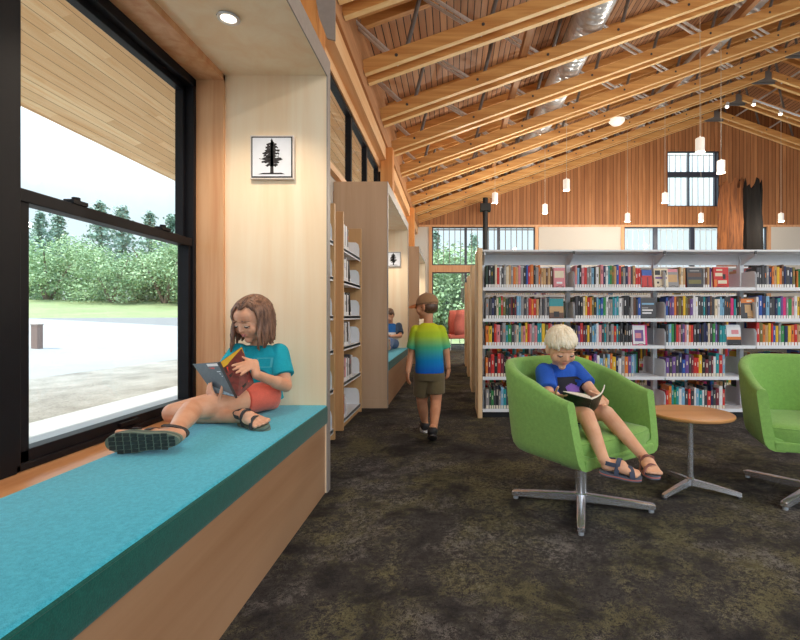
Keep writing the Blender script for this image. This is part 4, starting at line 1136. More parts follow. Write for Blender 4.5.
def sandal(parent_thing, heel, toe, up, sole_mats, strap_mat, w=0.040, lugs=True, name='sandal', th=1.0):
    heel = V(heel); toe = V(toe); d = toe - heel; L = d.length; d.normalize(); up = V(up); up = (up - d * up.dot(d)).normalized(); s = d.cross(up)
    def outline(sc=1.0, h=0.0, grow=0.0):
        pts = []
        for k in range(36):
            a = 2 * PI * k / 36; x = math.cos(a); y = math.sin(a)
            f = 0.5 + 0.53 * x; ww = w * (0.80 + 0.30 * f - 0.16 * math.exp(-((f - 0.42) / 0.16) ** 2))
            pts.append(heel + d * (L * f) + s * (ww * math.copysign(abs(y) ** 0.8, y) * sc) + up * h)
        return pts
    sd = MB().loft([outline(0.97, -0.026 * th), outline(1.0, -0.022 * th), outline(1.02, -0.008 * th), outline(1.0, 0.0)]).build(name, sole_mats[0], parent_thing, smooth='all')
    sd.data.set_sharp_from_angle(angle=0.9)
    MB().loft([outline(1.035, -0.016 * th), outline(1.035, -0.009 * th)]).build('midsole', sole_mats[1], sd)
    if lugs:
        mb = MB(); r = random.Random(4)
        for i in range(9):
            for j in range(-2, 3):
                f = 0.07 + i * 0.107; ww = w * (0.80 + 0.30 * f - 0.16 * math.exp(-((f - 0.42) / 0.16) ** 2))
                c = heel + d * (L * f) + s * (j * ww * 0.36) - up * 0.026
                if abs(j) == 2 and i in (0, 8): continue
                a, b = L * 0.042, ww * 0.145; k = 0.3 * (1 if j % 2 else -1)
                q = [c + d * a + s * (b + k * a * .3), c + d * a * 0.9 - s * b, c - d * a - s * (b + k * a * .3), c - d * a * 0.9 + s * b]
                mb.prism(q, -up * 0.004)
        mb.build('tread', sole_mats[2], sd)
    # straps over the instep, toes and round the heel
    def band(c0, hw, hh, wd, ph0, ph1, tilt=0.0):
        rings = []
        for k in range(15):
            a = ph0 + (ph1 - ph0) * k / 14.0
            o = s * math.cos(a) * hw + up * (math.sin(a) * hh) ; c = heel + d * (L * c0) + o + d * (tilt * math.cos(a))
            nrm = (s * math.cos(a) / hw + up * math.sin(a) / hh).normalized()
            rings.append([c - d * wd, c + d * wd, c + d * wd + nrm * 0.004, c - d * wd + nrm * 0.004])
        mb = MB(); mb.loft(rings); mb.build('strap', strap_mat, sd)
    band(0.70, w * 0.98, 0.036, 0.011, 0, PI, 0.012); band(0.44, w * 0.80, 0.064, 0.010, 0, PI, -0.01)
    rings = []
    for k in range(15):
        a = PI * k / 14.0; c = heel + d * (L * 0.36) - d * (math.sin(a) * L * 0.36) + s * math.cos(a) * w * 0.78 + up * 0.045
        nn = (s * math.cos(a) - d * math.sin(a)).normalized(); rings.append([c - up * 0.009, c + up * 0.009, c + up * 0.009 + nn * 0.004, c - up * 0.009 + nn * 0.004])
    MB().loft(rings).build('strap', strap_mat, sd)
    return sd
def locks(parent, name, mat, H, paths, r0, shell=None):
    mb = MB()
    for pts, rr in paths:
        n = len(pts); mb.tube(pts, [rr * (0.55 + 0.45 * math.sin(PI * min(1, (i + 0.6) / (n * 0.6)) * 0.5)) * (1.0 if i < n * 0.65 else 1.0 - 0.8 * (i - n * 0.65) / (n * 0.35)) for i in range(n)], 6)
    if shell: shell(mb)
    return mb.build(name, mat, parent, smooth='all')
HR = random.Random(9)
# ================================================================ the girl on the bench
def girl():
    t = thing('person', (-1.02, 2.42, 0.50), 'girl in teal t-shirt and coral shorts reading on the window bench', 'person')
    pel = V((-1.035, 2.445, 0.592)); ch = V((-1.022, 2.455, 0.735)); nk = at(258, 344, 2.45)
    sl = at(279, 354, 2.465); sr = at(238, 354, 2.40)
    hd = Head(at(252.5, 318.5, 2.385), (-0.34, -0.83, -0.42), 0.222, (0.04, 0, 1))
    el = at(286, 386, 2.39); wl = at(256, 374.5, 2.21)
    er = V((-1.17, 2.30, 0.665)); wr = at(217, 396, 2.17)
    hl, kl, al = V((-0.975, 2.40, 0.585)), at(192, 410, 2.04), at(173, 433, 1.735)
    hr, kr, ar = V((-1.075, 2.42, 0.58)), at(173, 413, 2.19), V((-0.965, 2.105, 0.537))
    side = (sl - sr).normalized()
    fw = V((-0.25, -0.95, 0)).normalized()
    b = MB()
    rings_body(b, [(pel - V((0, 0, 0.05)), 0.098, 0.075), (pel, 0.108, 0.085), (V((-1.02, 2.455, 0.655)), 0.092, 0.072), (ch, 0.102, 0.077), (V((-1.028, 2.452, 0.79)), 0.108, 0.070), (nk - V((0, 0, 0.028)), 0.075, 0.05), (nk, 0.036, 0.034)], side)
    chain(b, [nk - V((0, 0, 0.03)), hd.p(0, -0.08, -0.28)], [0.038, 0.038])
    hd.add(b)
    chain(b, [sl, el, wl], [0.042, 0.031, 0.0215]); cap(b, sl.lerp(el, 0.45), 0.038, el, 0.031); cap(b, el, 0.031, el.lerp(wl, 0.35), 0.033)
    chain(b, [sr, er, wr], [0.042, 0.031, 0.0215])
    for h, k, a in ((hl, kl, al), (hr, kr, ar)):
        chain(b, [h, h.lerp(k, 0.5), k], [0.068, 0.060, 0.047]); cap(b, k, 0.046, k.lerp(a, 0.35), 0.044); chain(b, [k.lerp(a, 0.35), k.lerp(a, 0.75), a], [0.044, 0.032, 0.027])
    # book geometry first: the hands close on it
    s1, s2 = at(220, 362, 2.10), at(237.5, 397.5, 2.06)
    ft, fb = at(242, 346.5, 2.235), at(254, 383, 2.19)
    bt, bb = at(192.5, 364, 2.20), at(213, 392.5, 2.16)
    # hand on the front cover: fingers outside, thumb inside
    fn = (fb - s2).cross(s1 - s2).normalized()
    if fn.y > 0: fn = -fn
    tgt = s2.lerp(s1, 0.55).lerp(fb.lerp(ft, 0.55), 0.50) + fn * 0.012
    wl2 = fb.lerp(ft, 0.42) + fn * 0.012 + (fb - s2).normalized() * 0.035
    cap(b, wl, 0.0215, wl2, 0.020)
    hand(b, wl2, (tgt - wl2), -fn, (s1 - s2), 0.125, (0.10, 0.12, 0.10), 0.12)
    # hand under the back cover
    bn = (bb - s2).cross(s1 - s2).normalized()
    if bn.y > 0: bn = -bn
    w2 = at(219, 406, 2.12); cap(b, wr, 0.0215, w2, 0.02)
    hand(b, w2, at(210, 393, 2.13) - w2, -bn, at(225, 397, 2.1) - w2, 0.12, (0.12, 0.2, 0.3), 0.12)
    # feet
    h1, t1 = at(181, 438, 1.695) + V((0, 0, 0)), at(112, 441, 1.685); up1 = V((0.12, 0.97, 0.12))
    foot_geo(b, h1, t1, up1); cap(b, al, 0.027, h1 + (t1 - h1).normalized() * 0.045 + up1.normalized() * 0.045, 0.028)
    h2, t2 = V((-0.985, 2.12, 0.516)), V((-0.815, 2.00, 0.522)); up2 = V((-0.25, -0.30, 1))
    foot_geo(b, h2, t2, up2); cap(b, ar, 0.027, h2 + V((0.03, -0.02, 0.035)), 0.027)
    organic(b, 'body', M['skin_a'], t, 0.0034, 3)
    hd.features(t, M['hair_brown'])
    # t-shirt
    M['tee'] = fabric('teal t-shirt jersey', (30, 158, 178), 160, 0.08, sheen=0.05)
    m = MB(); g = 0.012
    rings_body(m, [(pel - V((0, 0, 0.035)), 0.130, 0.106), (pel + V((0, 0, 0.01)), 0.124, 0.100), (V((-1.02, 2.452, 0.655)), 0.112, 0.092), (ch, 0.116, 0.093), (V((-1.028, 2.45, 0.785)), 0.122, 0.084), (nk - V((0, 0, 0.026)), 0.088, 0.064), (nk - V((0, 0, 0.006)), 0.056, 0.052)], side)
    for s_, e_ in ((sl, el), (sr, er)):
        d = (e_ - s_).normalized(); cap(m, s_ - d * 0.006, 0.053, s_ + d * 0.05, 0.054); cone(m, s_, 0.052, s_ + d * 0.128, 0.055)
    for k in range(7):      # soft folds at the waist
        a = -1.2 + k * 0.4; m.tube([pel + side * (math.sin(a) * 0.10) + fw * (math.cos(a) * 0.088) + V((0, 0, z)) + side * 0.01 * math.sin(z * 60 + k) for z in (-0.01, 0.04, 0.09)], [0.010, 0.008, 0.003], 6)
    sh = organic(m, 'shirt', M['tee'], t, 0.005, 4)
    try:
        bv = bvh_of(sh); dr = -fw
        o = V((-1.045, 2.2, 0.735))
        pr = plain('faded print', (74, 176, 192), 0.8)
        def ring_print(u, v): return (abs(u - .5) > .38 or abs(v - .5) > .38)
        decal(bv, 'shirt_print', pr, t, o + side * -0.01, side * 0.075, V((0, 0, 0.05)), dr, 14, 12, 0.0015, ring_print)
        decal(bv, 'shirt_print', plain('dark print', (14, 92, 116), 0.8), t, o + side * -0.02 - V((0, 0, 0.055)), side * 0.06, V((0, 0, 0.045)), dr, 10, 10, 0.0015, lambda u, v: 0.12 < (u - .5) ** 2 + (v - .5) ** 2 < 0.24)
    except Exception as ex: print('decal', ex)
    # shorts
    M['coral_shorts'] = fabric('coral shorts', (226, 106, 88), 200, 0.08)
    m = MB(); rings_body(m, [(pel - V((0, 0, 0.082)), 0.100, 0.080), (pel - V((0, 0, 0.05)), 0.112, 0.090), (pel + V((0, 0, 0.0)), 0.108, 0.088)], side)
    for h, k, f in ((hl, kl, 0.36), (hr, kr, 0.34)): cap(m, h, 0.076, h.lerp(k, 0.15), 0.074); cone(m, h, 0.076, h.lerp(k, f), 0.074)
    organic(m, 'shorts', M['coral_shorts'], t, 0.005, 3)
    # hair: parted, falling straight past the shoulders
    paths = []
    def hp(side_, az, th, sc=1.0):
        r = math.sin(th) * math.cos(az); f = math.sin(th) * math.sin(az); u = math.cos(th)
        return hd.p(side_ * 0 + r * 0.375 * sc, -0.05 + f * 0.455 * sc, 0.12 + u * 0.40 * sc)
    def shell(mb):
        m2 = mb
        for i in range(10):
            for j in range(28):
                pass
    for i in range(210):
        sgn = 1 if i % 2 else -1
        back = HR.random()
        az0 = PI / 2 - sgn * (0.60 + back * 2.2) if True else 0      # azimuth measured from the figure's right, PI/2 = face
        # crown part runs from forehead to the back of the head
        pf = HR.uniform(-0.30, 0.36)
        start = hd.p(-0.05 + sgn * 0.015, -0.05 + pf, 0.12 + 0.40 * math.sqrt(max(0.05, 1 - (pf / 0.455) ** 2)))
        azt = PI / 2 - sgn * ((0.66 if sgn > 0 else 1.20) + (0.33 - pf) / 0.63 * (1.75 if sgn > 0 else 1.35) + HR.uniform(-0.10, 0.2))
        pts = [start]
        for k in range(1, 6):
            th = 0.25 + (PI * 0.56 - 0.25) * k / 5.0
            q = hp(0, azt, th, 1.04 + HR.uniform(-0.015, 0.035)); q = start.lerp(q, min(1, 0.35 + 0.2 * k)); pts.append(q)
        end = pts[-1]; drop = HR.uniform(0.095, 0.150) if sgn > 0 else HR.uniform(0.10, 0.155)
        out = (end - hd.c); out.z = 0; out = out.normalized()
        for k in range(1, 6):
            f = k / 5.0; pts.append(end + V((0, 0, -drop * f)) + out * (0.012 * f - 0.006 * f * f) + hd.f * (0.012 * f if abs(azt - PI / 2) < 1.2 else -0.01 * f) + V((HR.gauss(0, .002), HR.gauss(0, .002), 0)))
        paths.append((pts, HR.uniform(0.0065, 0.0105)))
    hair = locks(t, 'hair', M['hair_brown'], hd.H, paths, 0.01)
    m = MB(); m.ball(hd.p(0, -0.115, 0.165), (0.375 * hd.H, 0.43 * hd.H, 0.375 * hd.H), hd.R, 24, 16)
    m.ball(hd.p(0, -0.16, -0.05), (0.34 * hd.H, 0.32 * hd.H, 0.40 * hd.H), hd.R, 20, 14)
    m.build('hair_cap', M['hair_brown'], hair, smooth='all')
    # sandals
    solem = [plain('olive rubber sole', (112, 126, 112), 0.8), plain('grey midsole', (84, 92, 86), 0.8), plain('dark tread', (48, 58, 56), 0.8)]
    st = plain('charcoal webbing', (62, 58, 58), 0.8)
    s = sandal(t, h1 + up1.normalized() * 0.0, t1, up1, solem, st, 0.043); s['label'] = 'grey green sandal with its treaded sole facing out'
    s = sandal(t, h2, t2, up2, solem, st, 0.038, False); s['label'] = 'dark strappy sandal on the tucked foot'
    # ---- the paperback
    bk = thing('paperback_book', s2, 'open paperback with dark red and gold front cover held by the girl', 'book')
    cov = plain('slate back cover', (84, 98, 108), 0.35, vary=0.1, nscale=60); fr_ = plain('dark red front cover', (96, 34, 34), 0.35, vary=0.5, nscale=40)
    gold = plain('gold band', (196, 156, 36), 0.4); tx = plain('pale print', (196, 204, 208), 0.5); redl = plain('red title', (216, 56, 34), 0.4); blk = plain('black art', (26, 22, 22), 0.4, vary=0.4, nscale=60)
    def board(a, b_, c_, d_, nm, mat, th):
        n = (b_ - a).cross(d_ - a).normalized()
        if n.y < 0: n = -n
        m = MB(); m.prism([a, b_, c_, d_], n * th); return m.build(nm, mat, bk), n
    _, nb = board(s1, bt, bb, s2, 'back_cover', cov, 0.002)
    _, nf = board(s1, ft, fb, s2, 'front_cover', fr_, 0.002)
    def q(c0, c1, c2, c3, u, v): return c0.lerp(c1, u).lerp(c3.lerp(c2, u), v)
    def patch(cs, n, u0, u1, v0, v1, nm, mat, lift=0.0006):
        pts = [q(*cs, u, v) - n * lift for u, v in ((u0, v0), (u1, v0), (u1, v1), (u0, v1))]
        MB().prism(pts, -n * 0.0003).build(nm, mat, bk)
    B_ = (s1, bt, bb, s2); F_ = (s1, ft, fb, s2)
    patch(B_, nb, 0.12, 0.50, 0.03, 0.11, 'library_label', M['label'])
    patch(B_, nb, 0.30, 0.62, 0.15, 0.19, 'blurb', redl)
    for i in range(6): patch(B_, nb, 0.15 + 0.02 * (i % 2), 0.84 - 0.08 * (i % 3), 0.26 + i * 0.068, 0.288 + i * 0.068, 'blurb', tx)
    patch(B_, nb, 0.05, 0.95, 0.74, 0.98, 'cover_art', plain('pale blue art', (150, 180, 196), 0.4, vary=0.4, nscale=50))
    patch(F_, nf, 0.02, 0.98, 0.01, 0.17, 'cover_art', gold)
    for i in range(6): patch(F_, nf, 0.12 + i * 0.13, 0.22 + i * 0.13, 0.22, 0.32, 'title', redl)
    patch(F_, nf, 0.05, 0.95, 0.20, 0.34, 'cover_art', blk, 0.0003)
    r = random.Random(2)
    for i in range(9):
        u, v = r.uniform(0.05, 0.7), r.uniform(0.4, 0.85); patch(F_, nf, u, u + r.uniform(0.12, 0.28), v, v + r.uniform(0.05, 0.12), 'cover_art', blk if i % 3 else redl, 0.0005 + i * 0.0002)
    m = MB(); m.prism([s1 - nf * 0.001, s2 - nf * 0.001, s2 - nb * 0.001 + (bb - s2) * 0.05, s1 - nb * 0.001 + (bt - s1) * 0.05], nf * 0.008); m.build('spine', blk, bk)
    for cs, n in ((B_, nb), (F_, nf)):
        m = MB(); rg = []
        for k in range(7):
            u = k / 6.0; th = 0.003 + 0.010 * math.sin(PI * min(1, u * 1.1)) ** 0.7
            a = q(*cs, u * 0.97, 0.015); b_ = q(*cs, u * 0.97, 0.985); rg.append([a + n * 0.0022, b_ + n * 0.0022, b_ + n * (0.0022 + th), a + n * (0.0022 + th)])
        m.loft(rg).build('page_block', M['pages'], bk)
girl()
# ================================================================ the blond boy in the armchair
def boy():
    t = thing('person', (0.64, 2.55, 0.44), 'small blond boy in blue t-shirt reading in the green armchair', 'person')
    pel = V((0.640, 2.575, 0.520)); ch = V((0.604, 2.615, 0.640)); nk = V((0.598, 2.585, 0.735))
    sl, sr = V((0.698, 2.64, 0.690)), V((0.502, 2.53, 0.690))        # sl: on the side of the far arm
    side = (sl - sr).normalized(); fw = V((0.52, -0.85, 0)).normalized()
    hd = Head(at(561, 347.5, 2.50), (0.16, -0.83, -0.44), 0.208)
    el, er = V((0.765, 2.50, 0.575)), V((0.500, 2.40, 0.575))
    s1, s2 = at(592, 399.5, 2.17), at(587, 414, 2.26)
    wl, wr = at(605, 402, 2.36), at(556, 395, 2.33)
    h1_, k1, a1 = V((0.600, 2.50, 0.505)), at(586.5, 416, 2.21), at(604, 460, 2.035)
    h2_, k2, a2 = V((0.705, 2.56, 0.505)), at(606.5, 414, 2.29), at(644, 457, 2.11)
    b = MB()
    rings_body(b, [(pel - V((0, 0, 0.055)), 0.088, 0.07), (pel, 0.096, 0.078), (V((0.618, 2.605, 0.585)), 0.086, 0.068), (ch, 0.094, 0.072), (V((0.600, 2.607, 0.685)), 0.100, 0.066), (nk - V((0, 0, 0.022)), 0.066, 0.046), (nk, 0.034, 0.032)], side)
    chain(b, [nk - V((0, 0, 0.02)), hd.p(0, -0.10, -0.25)], [0.036, 0.037]); hd.add(b)
    chain(b, [sl, el, wl], [0.040, 0.030, 0.020]); chain(b, [sr, er, wr], [0.040, 0.030, 0.020])
    for h, k, a in ((h1_, k1, a1), (h2_, k2, a2)):
        chain(b, [h, h.lerp(k, 0.5), k], [0.060, 0.052, 0.041]); cap(b, k, 0.040, k.lerp(a, 0.35), 0.038); chain(b, [k.lerp(a, 0.35), k.lerp(a, 0.78), a], [0.038, 0.028, 0.024])
    # open book: left board lies low, right leaf curls up
    lt, lb = at(563, 391.5, 2.25), at(566, 409, 2.34)
    rt, rb = at(605, 385, 2.24), at(600, 399, 2.33)
    n1 = (lt - s1).cross(s2 - s1).normalized()
    if n1.y < 0: n1 = -n1
    hand(b, wr, at(569, 398, 2.26) - wr, V((0.4, -0.3, 0.3)), V((0.1, 0.1, 1)), 0.105, (0.15, 0.25, 0.2), 0.12, 0.0058)
    hand(b, wl, at(597, 398, 2.28) - wl, V((-0.5, -0.4, 0.1)), V((0, 0.2, 1)), 0.105, (0.35, 0.45, 0.3), 0.10, 0.0058)
    f1h, f1t = V((0.655, 2.045, 0.316)), at(641, 477, 2.0); u1 = V((0.05, -0.12, 1))
    f2h, f2t = V((0.880, 2.135, 0.308)), at(655.5, 476, 1.985); u2 = V((0.02, 0.30, 1))
    foot_geo(b, f1h, f1t, u1, w=0.031); cap(b, a1, 0.024, f1h + V((0.03, -0.005, 0.03)), 0.024)
    foot_geo(b, f2h, f2t, u2, w=0.031); cap(b, a2, 0.024, f2h + V((0, -0.03, 0.03)), 0.024)
    organic(b, 'body', M['skin_b'], t, 0.0034, 3); hd.features(t, plain('sandy brow', (196, 156, 112), 0.6))
    M['tee_blue'] = fabric('royal blue jersey', (44, 92, 190), 160, 0.08, sheen=0.05)
    m = MB()
    rings_body(m, [(pel - V((0, 0, 0.03)), 0.108, 0.09), (pel + V((0, 0, 0.01)), 0.108, 0.09), (V((0.618, 2.605, 0.585)), 0.102, 0.086), (ch, 0.108, 0.088), (V((0.600, 2.605, 0.682)), 0.114, 0.080), (nk - V((0, 0, 0.022)), 0.080, 0.060), (nk - V((0, 0, 0.004)), 0.052, 0.048)], side)
    for s_, e_ in ((sl, el), (sr, er)):
        d = (e_ - s_).normalized(); cap(m, s_ - d * 0.004, 0.050, s_ + d * 0.05, 0.051); cone(m, s_, 0.05, s_ + d * 0.125, 0.055)
    sh = organic(m, 'shirt', M['tee_blue'], t, 0.005, 4); bv = bvh_of(sh)
    decal(bv, 'shirt_print', plain('black print panel', (30, 28, 40), 0.8), t, ch + fw * 0.3 - side * 0.078 + V((0, 0, -0.07)), side * 0.156, V((0, 0, 0.095)), -fw, 16, 12, 0.0015)
    decal(bv, 'shirt_print', plain('violet print', (120, 84, 170), 0.8), t, ch + fw * 0.3 - side * 0.045 + V((0, 0, -0.055)), side * 0.08, V((0, 0, 0.065)), -fw, 16, 12, 0.0028, lambda u, v: (u - .5) ** 2 + (v - .1) ** 2 < 0.3)
    M['navy_shorts'] = fabric('dark navy shorts', (36, 40, 60), 200, 0.1)
    m = MB(); rings_body(m, [(pel - V((0, 0, 0.078)), 0.092, 0.078), (pel - V((0, 0, 0.05)), 0.108, 0.092), (pel + V((0, 0, 0.01)), 0.104, 0.086)], side)
    for h, k in ((h1_, k1), (h2_, k2)): cap(m, h, 0.068, h.lerp(k, 0.2), 0.066); cone(m, h, 0.068, h.lerp(k, 0.60), 0.064)
    organic(m, 'shorts', M['navy_shorts'], t, 0.005, 3)
    # short hair swept from a crown whorl to a fringe
    paths = []; H = hd.H
    def hp(az, th, sc): return hd.p(math.sin(th) * math.cos(az) * 0.35 * sc, -0.05 + math.sin(th) * math.sin(az) * 0.455 * sc, 0.12 + math.cos(th) * 0.40 * sc)
    for i in range(330):
        az = HR.uniform(0, 2 * PI); f = math.sin(az)
        lim = 1.30 if f > 0.65 else (1.62 if f > 0.1 else (1.75 if f > -0.3 else 2.15))
        lim += HR.uniform(-0.10, 0.10)
        th0 = HR.uniform(0.0, lim * 0.62); th1 = min(lim, th0 + HR.uniform(0.6, 0.95)); pts = []
        for k in range(6):
            u = k / 5.0; th = th0 + (th1 - th0) * u; pts.append(hp(az + 0.35 * u * (1 if f > 0 else 0.3) - 0.1, th, 1.02 + 0.05 * math.sin(PI * min(1, u * 1.1)) + HR.uniform(-0.005, 0.02)))
        paths.append((pts, HR.uniform(0.006, 0.010)))
    hair = locks(t, 'hair', M['hair_blond'], H, paths, 0.008)
    m = MB(); m.ball(hd.p(0, -0.075, 0.165), (0.365 * H, 0.42 * H, 0.375 * H), hd.R, 24, 16); m.ball(hd.p(0, -0.2, -0.02), (0.30 * H, 0.27 * H, 0.30 * H), hd.R); m.build('hair_cap', M['hair_blond'], hair, smooth='all')
    sl_ = [plain('slate footbed', (96, 104, 120), 0.8), plain('salmon midsole', (206, 118, 104), 0.7), M['black']]
    s = sandal(t, f1h, f1t, u1, sl_, plain('blue grey webbing', (70, 78, 98), 0.8), 0.037, False, th=0.62); s['label'] = 'blue grey sandal with salmon midsole'
    s = sandal(t, f2h, f2t, u2, sl_, plain('dusty pink webbing', (150, 104, 98), 0.8), 0.037, False, th=0.62); s['label'] = 'dusty pink strapped sandal'
    bk = thing('picture_book', s2, 'open dark green picture book on the blond boy\'s lap', 'book')
    cov = plain('dark green cover', (20, 50, 40), 0.35, vary=0.5, nscale=40)
    MB().prism([s1, lt, lb, s2], -n1 * 0.003).build('front_cover', cov, bk)
    MB().prism([s1.lerp(lt, 0.25).lerp(s2.lerp(lb, 0.25), 0.62) - n1 * 0.0031, s1.lerp(lt, 0.6).lerp(s2.lerp(lb, 0.6), 0.62) - n1 * 0.0031, s1.lerp(lt, 0.6).lerp(s2.lerp(lb, 0.6), 0.8) - n1 * 0.0031, s1.lerp(lt, 0.25).lerp(s2.lerp(lb, 0.25), 0.8) - n1 * 0.0031], -n1 * 0.0004).build('title_patch', plain('pale title', (150, 160, 150), 0.6), bk)
    rg = []
    for k in range(9):
        u = k / 8.0; hgt = 0.003 + 0.018 * math.sin(PI * u ** 0.6)
        rg.append([s1.lerp(lt, u) , s2.lerp(lb, u), s2.lerp(lb, u) + n1 * hgt, s1.lerp(lt, u) + n1 * hgt])
    MB().loft(rg).build('page_block', M['pages'], bk, smooth=True)
    n2 = (rt - s1).cross(s2 - s1).normalized()
    if n2.y < 0: n2 = -n2
    rg = []
    for k in range(9):
        u = k / 8.0; sag = -n2 * 0.016 * math.sin(PI * u); a = s1.lerp(rt, u) + sag; c = s2.lerp(rb, u) + sag
        rg.append([a, c, c + n2 * (0.004 + 0.006 * (1 - u)), a + n2 * (0.004 + 0.006 * (1 - u))])
    MB().loft(rg).build('page_block', M['pages'], bk, smooth=True)
    MB().loft([[p + (-n2 * 0.0015) if i in (0, 1) else p - n2 * 0.0005 - n2 * 0 for i, p in enumerate([r_[0], r_[1], r_[1], r_[0]])] for r_ in rg]).build('back_cover', cov, bk)
boy()
# ================================================================ boy walking away in a cap
def walker():
    t = thing('person', (-0.2, 3.8, 0), 'boy in cap and yellow to blue t-shirt walking away along the aisle', 'person')
    Y = 3.8
    pel = at(429.5, 369, Y); ch = at(428.5, 340, Y); nk = at(428, 322.5, Y)
    sl, sr = at(416, 331, Y), at(440.5, 331, Y); side = (sr - sl).normalized()
    hd = Head(at(426.5, 306.5, Y), (-0.93, 0.35, -0.12), 0.205)
    el, wl = at(411.5, 353, Y + 0.02), at(408, 371, Y - 0.06)
    er, wr = at(446, 351, Y + 0.02), at(448, 367, Y + 0.03)
    hL, kL, aL = at(423, 374, Y), at(422, 402, 3.88), at(425, 424.5, 4.0)
    hR, kR, aR = at(435.5, 374, Y), at(436, 401, 3.80), at(433.5, 431, 3.58)
    b = MB()
    rings_body(b, [(pel - V((0, 0, 0.06)), 0.095, 0.075), (pel, 0.105, 0.082), (pel.lerp(ch, 0.5), 0.094, 0.07), (ch, 0.105, 0.078), (ch.lerp(nk, 0.5), 0.112, 0.07), (nk - V((0, 0, 0.02)), 0.075, 0.05), (nk, 0.034, 0.034)], side)
    chain(b, [nk - V((0, 0, 0.03)), hd.p(0, -0.06, -0.25)], [0.037, 0.037]); hd.add(b)
    chain(b, [sl, el, wl], [0.042, 0.031, 0.022]); chain(b, [sr, er, wr], [0.042, 0.031, 0.022])
    hand(b, wl, (-0.05, -0.1, -1), (0.7, 0.4, 0), (-0.2, 1, 0), 0.115, (0.25, 0.35, 0.3), 0.1, 0.006)
    hand(b, wr, (0.05, 0.15, -1), (-0.7, 0.4, 0), (0.2, 1, 0), 0.115, (0.25, 0.35, 0.3), 0.1, 0.006)
    for h, k, a in ((hL, kL, aL), (hR, kR, aR)):
        chain(b, [h, h.lerp(k, 0.5), k], [0.068, 0.060, 0.045]); cap(b, k, 0.044, k.lerp(a, 0.32), 0.044); chain(b, [k.lerp(a, 0.32), k.lerp(a, 0.78), a], [0.044, 0.031, 0.027])
    fL0, fL1 = V((aL.x + 0.005, aL.y - 0.055, 0.028)), V((aL.x - 0.02, aL.y + 0.13, 0.028))
    fR1 = V((-0.165, 3.70, 0.030)); fR0 = V((-0.160, 3.545, 0.098))
    foot_geo(b, fL0, fL1, (0, 0, 1)); cap(b, aL, 0.027, fL0 + V((0, 0.03, 0.04)), 0.028)
    foot_geo(b, fR0, fR1, (0, 0.42, 0.9)); cap(b, aR, 0.027, fR0 + V((0, 0.04, 0.03)), 0.028)
    organic(b, 'body', M['skin_c'], t, 0.005, 3); hd.features(t, M['hair_dark'])
    mt, nt, bs = new_mat('dip dyed jersey')
    sp = nt.nodes.new('ShaderNodeSeparateXYZ'); lk(nt, coords(nt), sp.inputs[0])
    mr = nd(nt, 'ShaderNodeMapRange'); mr.inputs[1].default_value = 0.55; mr.inputs[2].default_value = 0.96; lk(nt, sp.outputs[2], mr.inputs[0])
    lk(nt, ramp(nt, mr.outputs[0], [(0.0, lin((16, 92, 190))), (0.22, lin((14, 128, 190))), (0.48, lin((70, 170, 130))), (0.70, lin((168, 198, 52))), (1.0, lin((206, 206, 30)))]), bs.inputs['Base Color'])
    bs.inputs['Roughness'].default_value = 0.8; bs.inputs['Specular IOR Level'].default_value = 0.2
    m = MB()
    rings_body(m, [(pel - V((0, 0, 0.03)), 0.122, 0.100), (pel + V((0, 0, 0.05)), 0.116, 0.094), (ch, 0.116, 0.092), (ch.lerp(nk, 0.5), 0.118, 0.082), (nk - V((0, 0, 0.022)), 0.080, 0.060), (nk - V((0, 0, 0.004)), 0.050, 0.048)], side)
    for s_, e_ in ((sl, el), (sr, er)):
        d = (e_ - s_).normalized(); cap(m, s_ - d * 0.004, 0.048, s_ + d * 0.05, 0.048); cone(m, s_, 0.048, s_ + d * 0.15, 0.052)
    organic(m, 'shirt', mt, t, 0.006, 4)
    M['olive_shorts'] = fabric('olive brown shorts', (104, 92, 66), 200, 0.1)
    m = MB(); rings_body(m, [(pel - V((0, 0, 0.09)), 0.11, 0.09), (pel - V((0, 0, 0.04)), 0.122, 0.10), (pel + V((0, 0, 0.01)), 0.116, 0.094)], side)
    for h, k in ((hL, kL), (hR, kR)): cap(m, h, 0.078, h.lerp(k, 0.2), 0.078); cone(m, h, 0.078, h.lerp(k, 0.72), 0.076)
    organic(m, 'shorts', M['olive_shorts'], t, 0.006, 3)
    for f0, f1, u in ((fL0, fL1, V((0, 0, 1))), (fR0, fR1, V((0, 0.42, 0.9)))):
        d = (f1 - f0).normalized(); u = u.normalized(); m = MB()
        cap(m, f0 + d * 0.03 + u * 0.022, 0.040, f0 + d * 0.10 + u * 0.022, 0.038); cap(m, f0 + d * 0.10 + u * 0.016, 0.038, f1 - d * 0.02 + u * 0.008, 0.034)
        sh = organic(m, 'shoe', plain('black shoe', (38, 36, 38), 0.6), t, 0.005, 2)
        s = d.cross(u); m = MB(); pts = []
        for k in range(24):
            a = 2 * PI * k / 24; pts.append(f0 + d * (0.085 + 0.112 * math.cos(a)) + s * 0.040 * math.sin(a) - u * 0.026)
        m.prism(pts, u * 0.012); m.build('shoe_sole', M['white_steel'] if f0 is fL0 else M['dark_steel'], sh)
        m = MB(); a_ = aL if f0 is fL0 else aR; cap(m, f0 + d * 0.04 + u * 0.03, 0.034, a_ + (kL if f0 is fL0 else kR).lerp(a_, 1) * 0, 0.033); m.build('sock', M['black'], t, True)
    # cap with a brim, hair below it
    M['cap'] = fabric('khaki cap', (160, 122, 88), 160, 0.12)
    H = hd.H; m = MB()
    rg = []
    for k in range(9):
        th = 0.10 + (PI * 0.53 - 0.10) * k / 8.0
        rg.append([hd.p(math.sin(th) * math.cos(a) * 0.395, -0.05 + math.sin(th) * math.sin(a) * 0.47, 0.13 + math.cos(th) * 0.42) for a in [2 * PI * q / 28 for q in range(28)]])
    m.loft(rg); cp = m.build('cap', M['cap'], t, smooth='all')
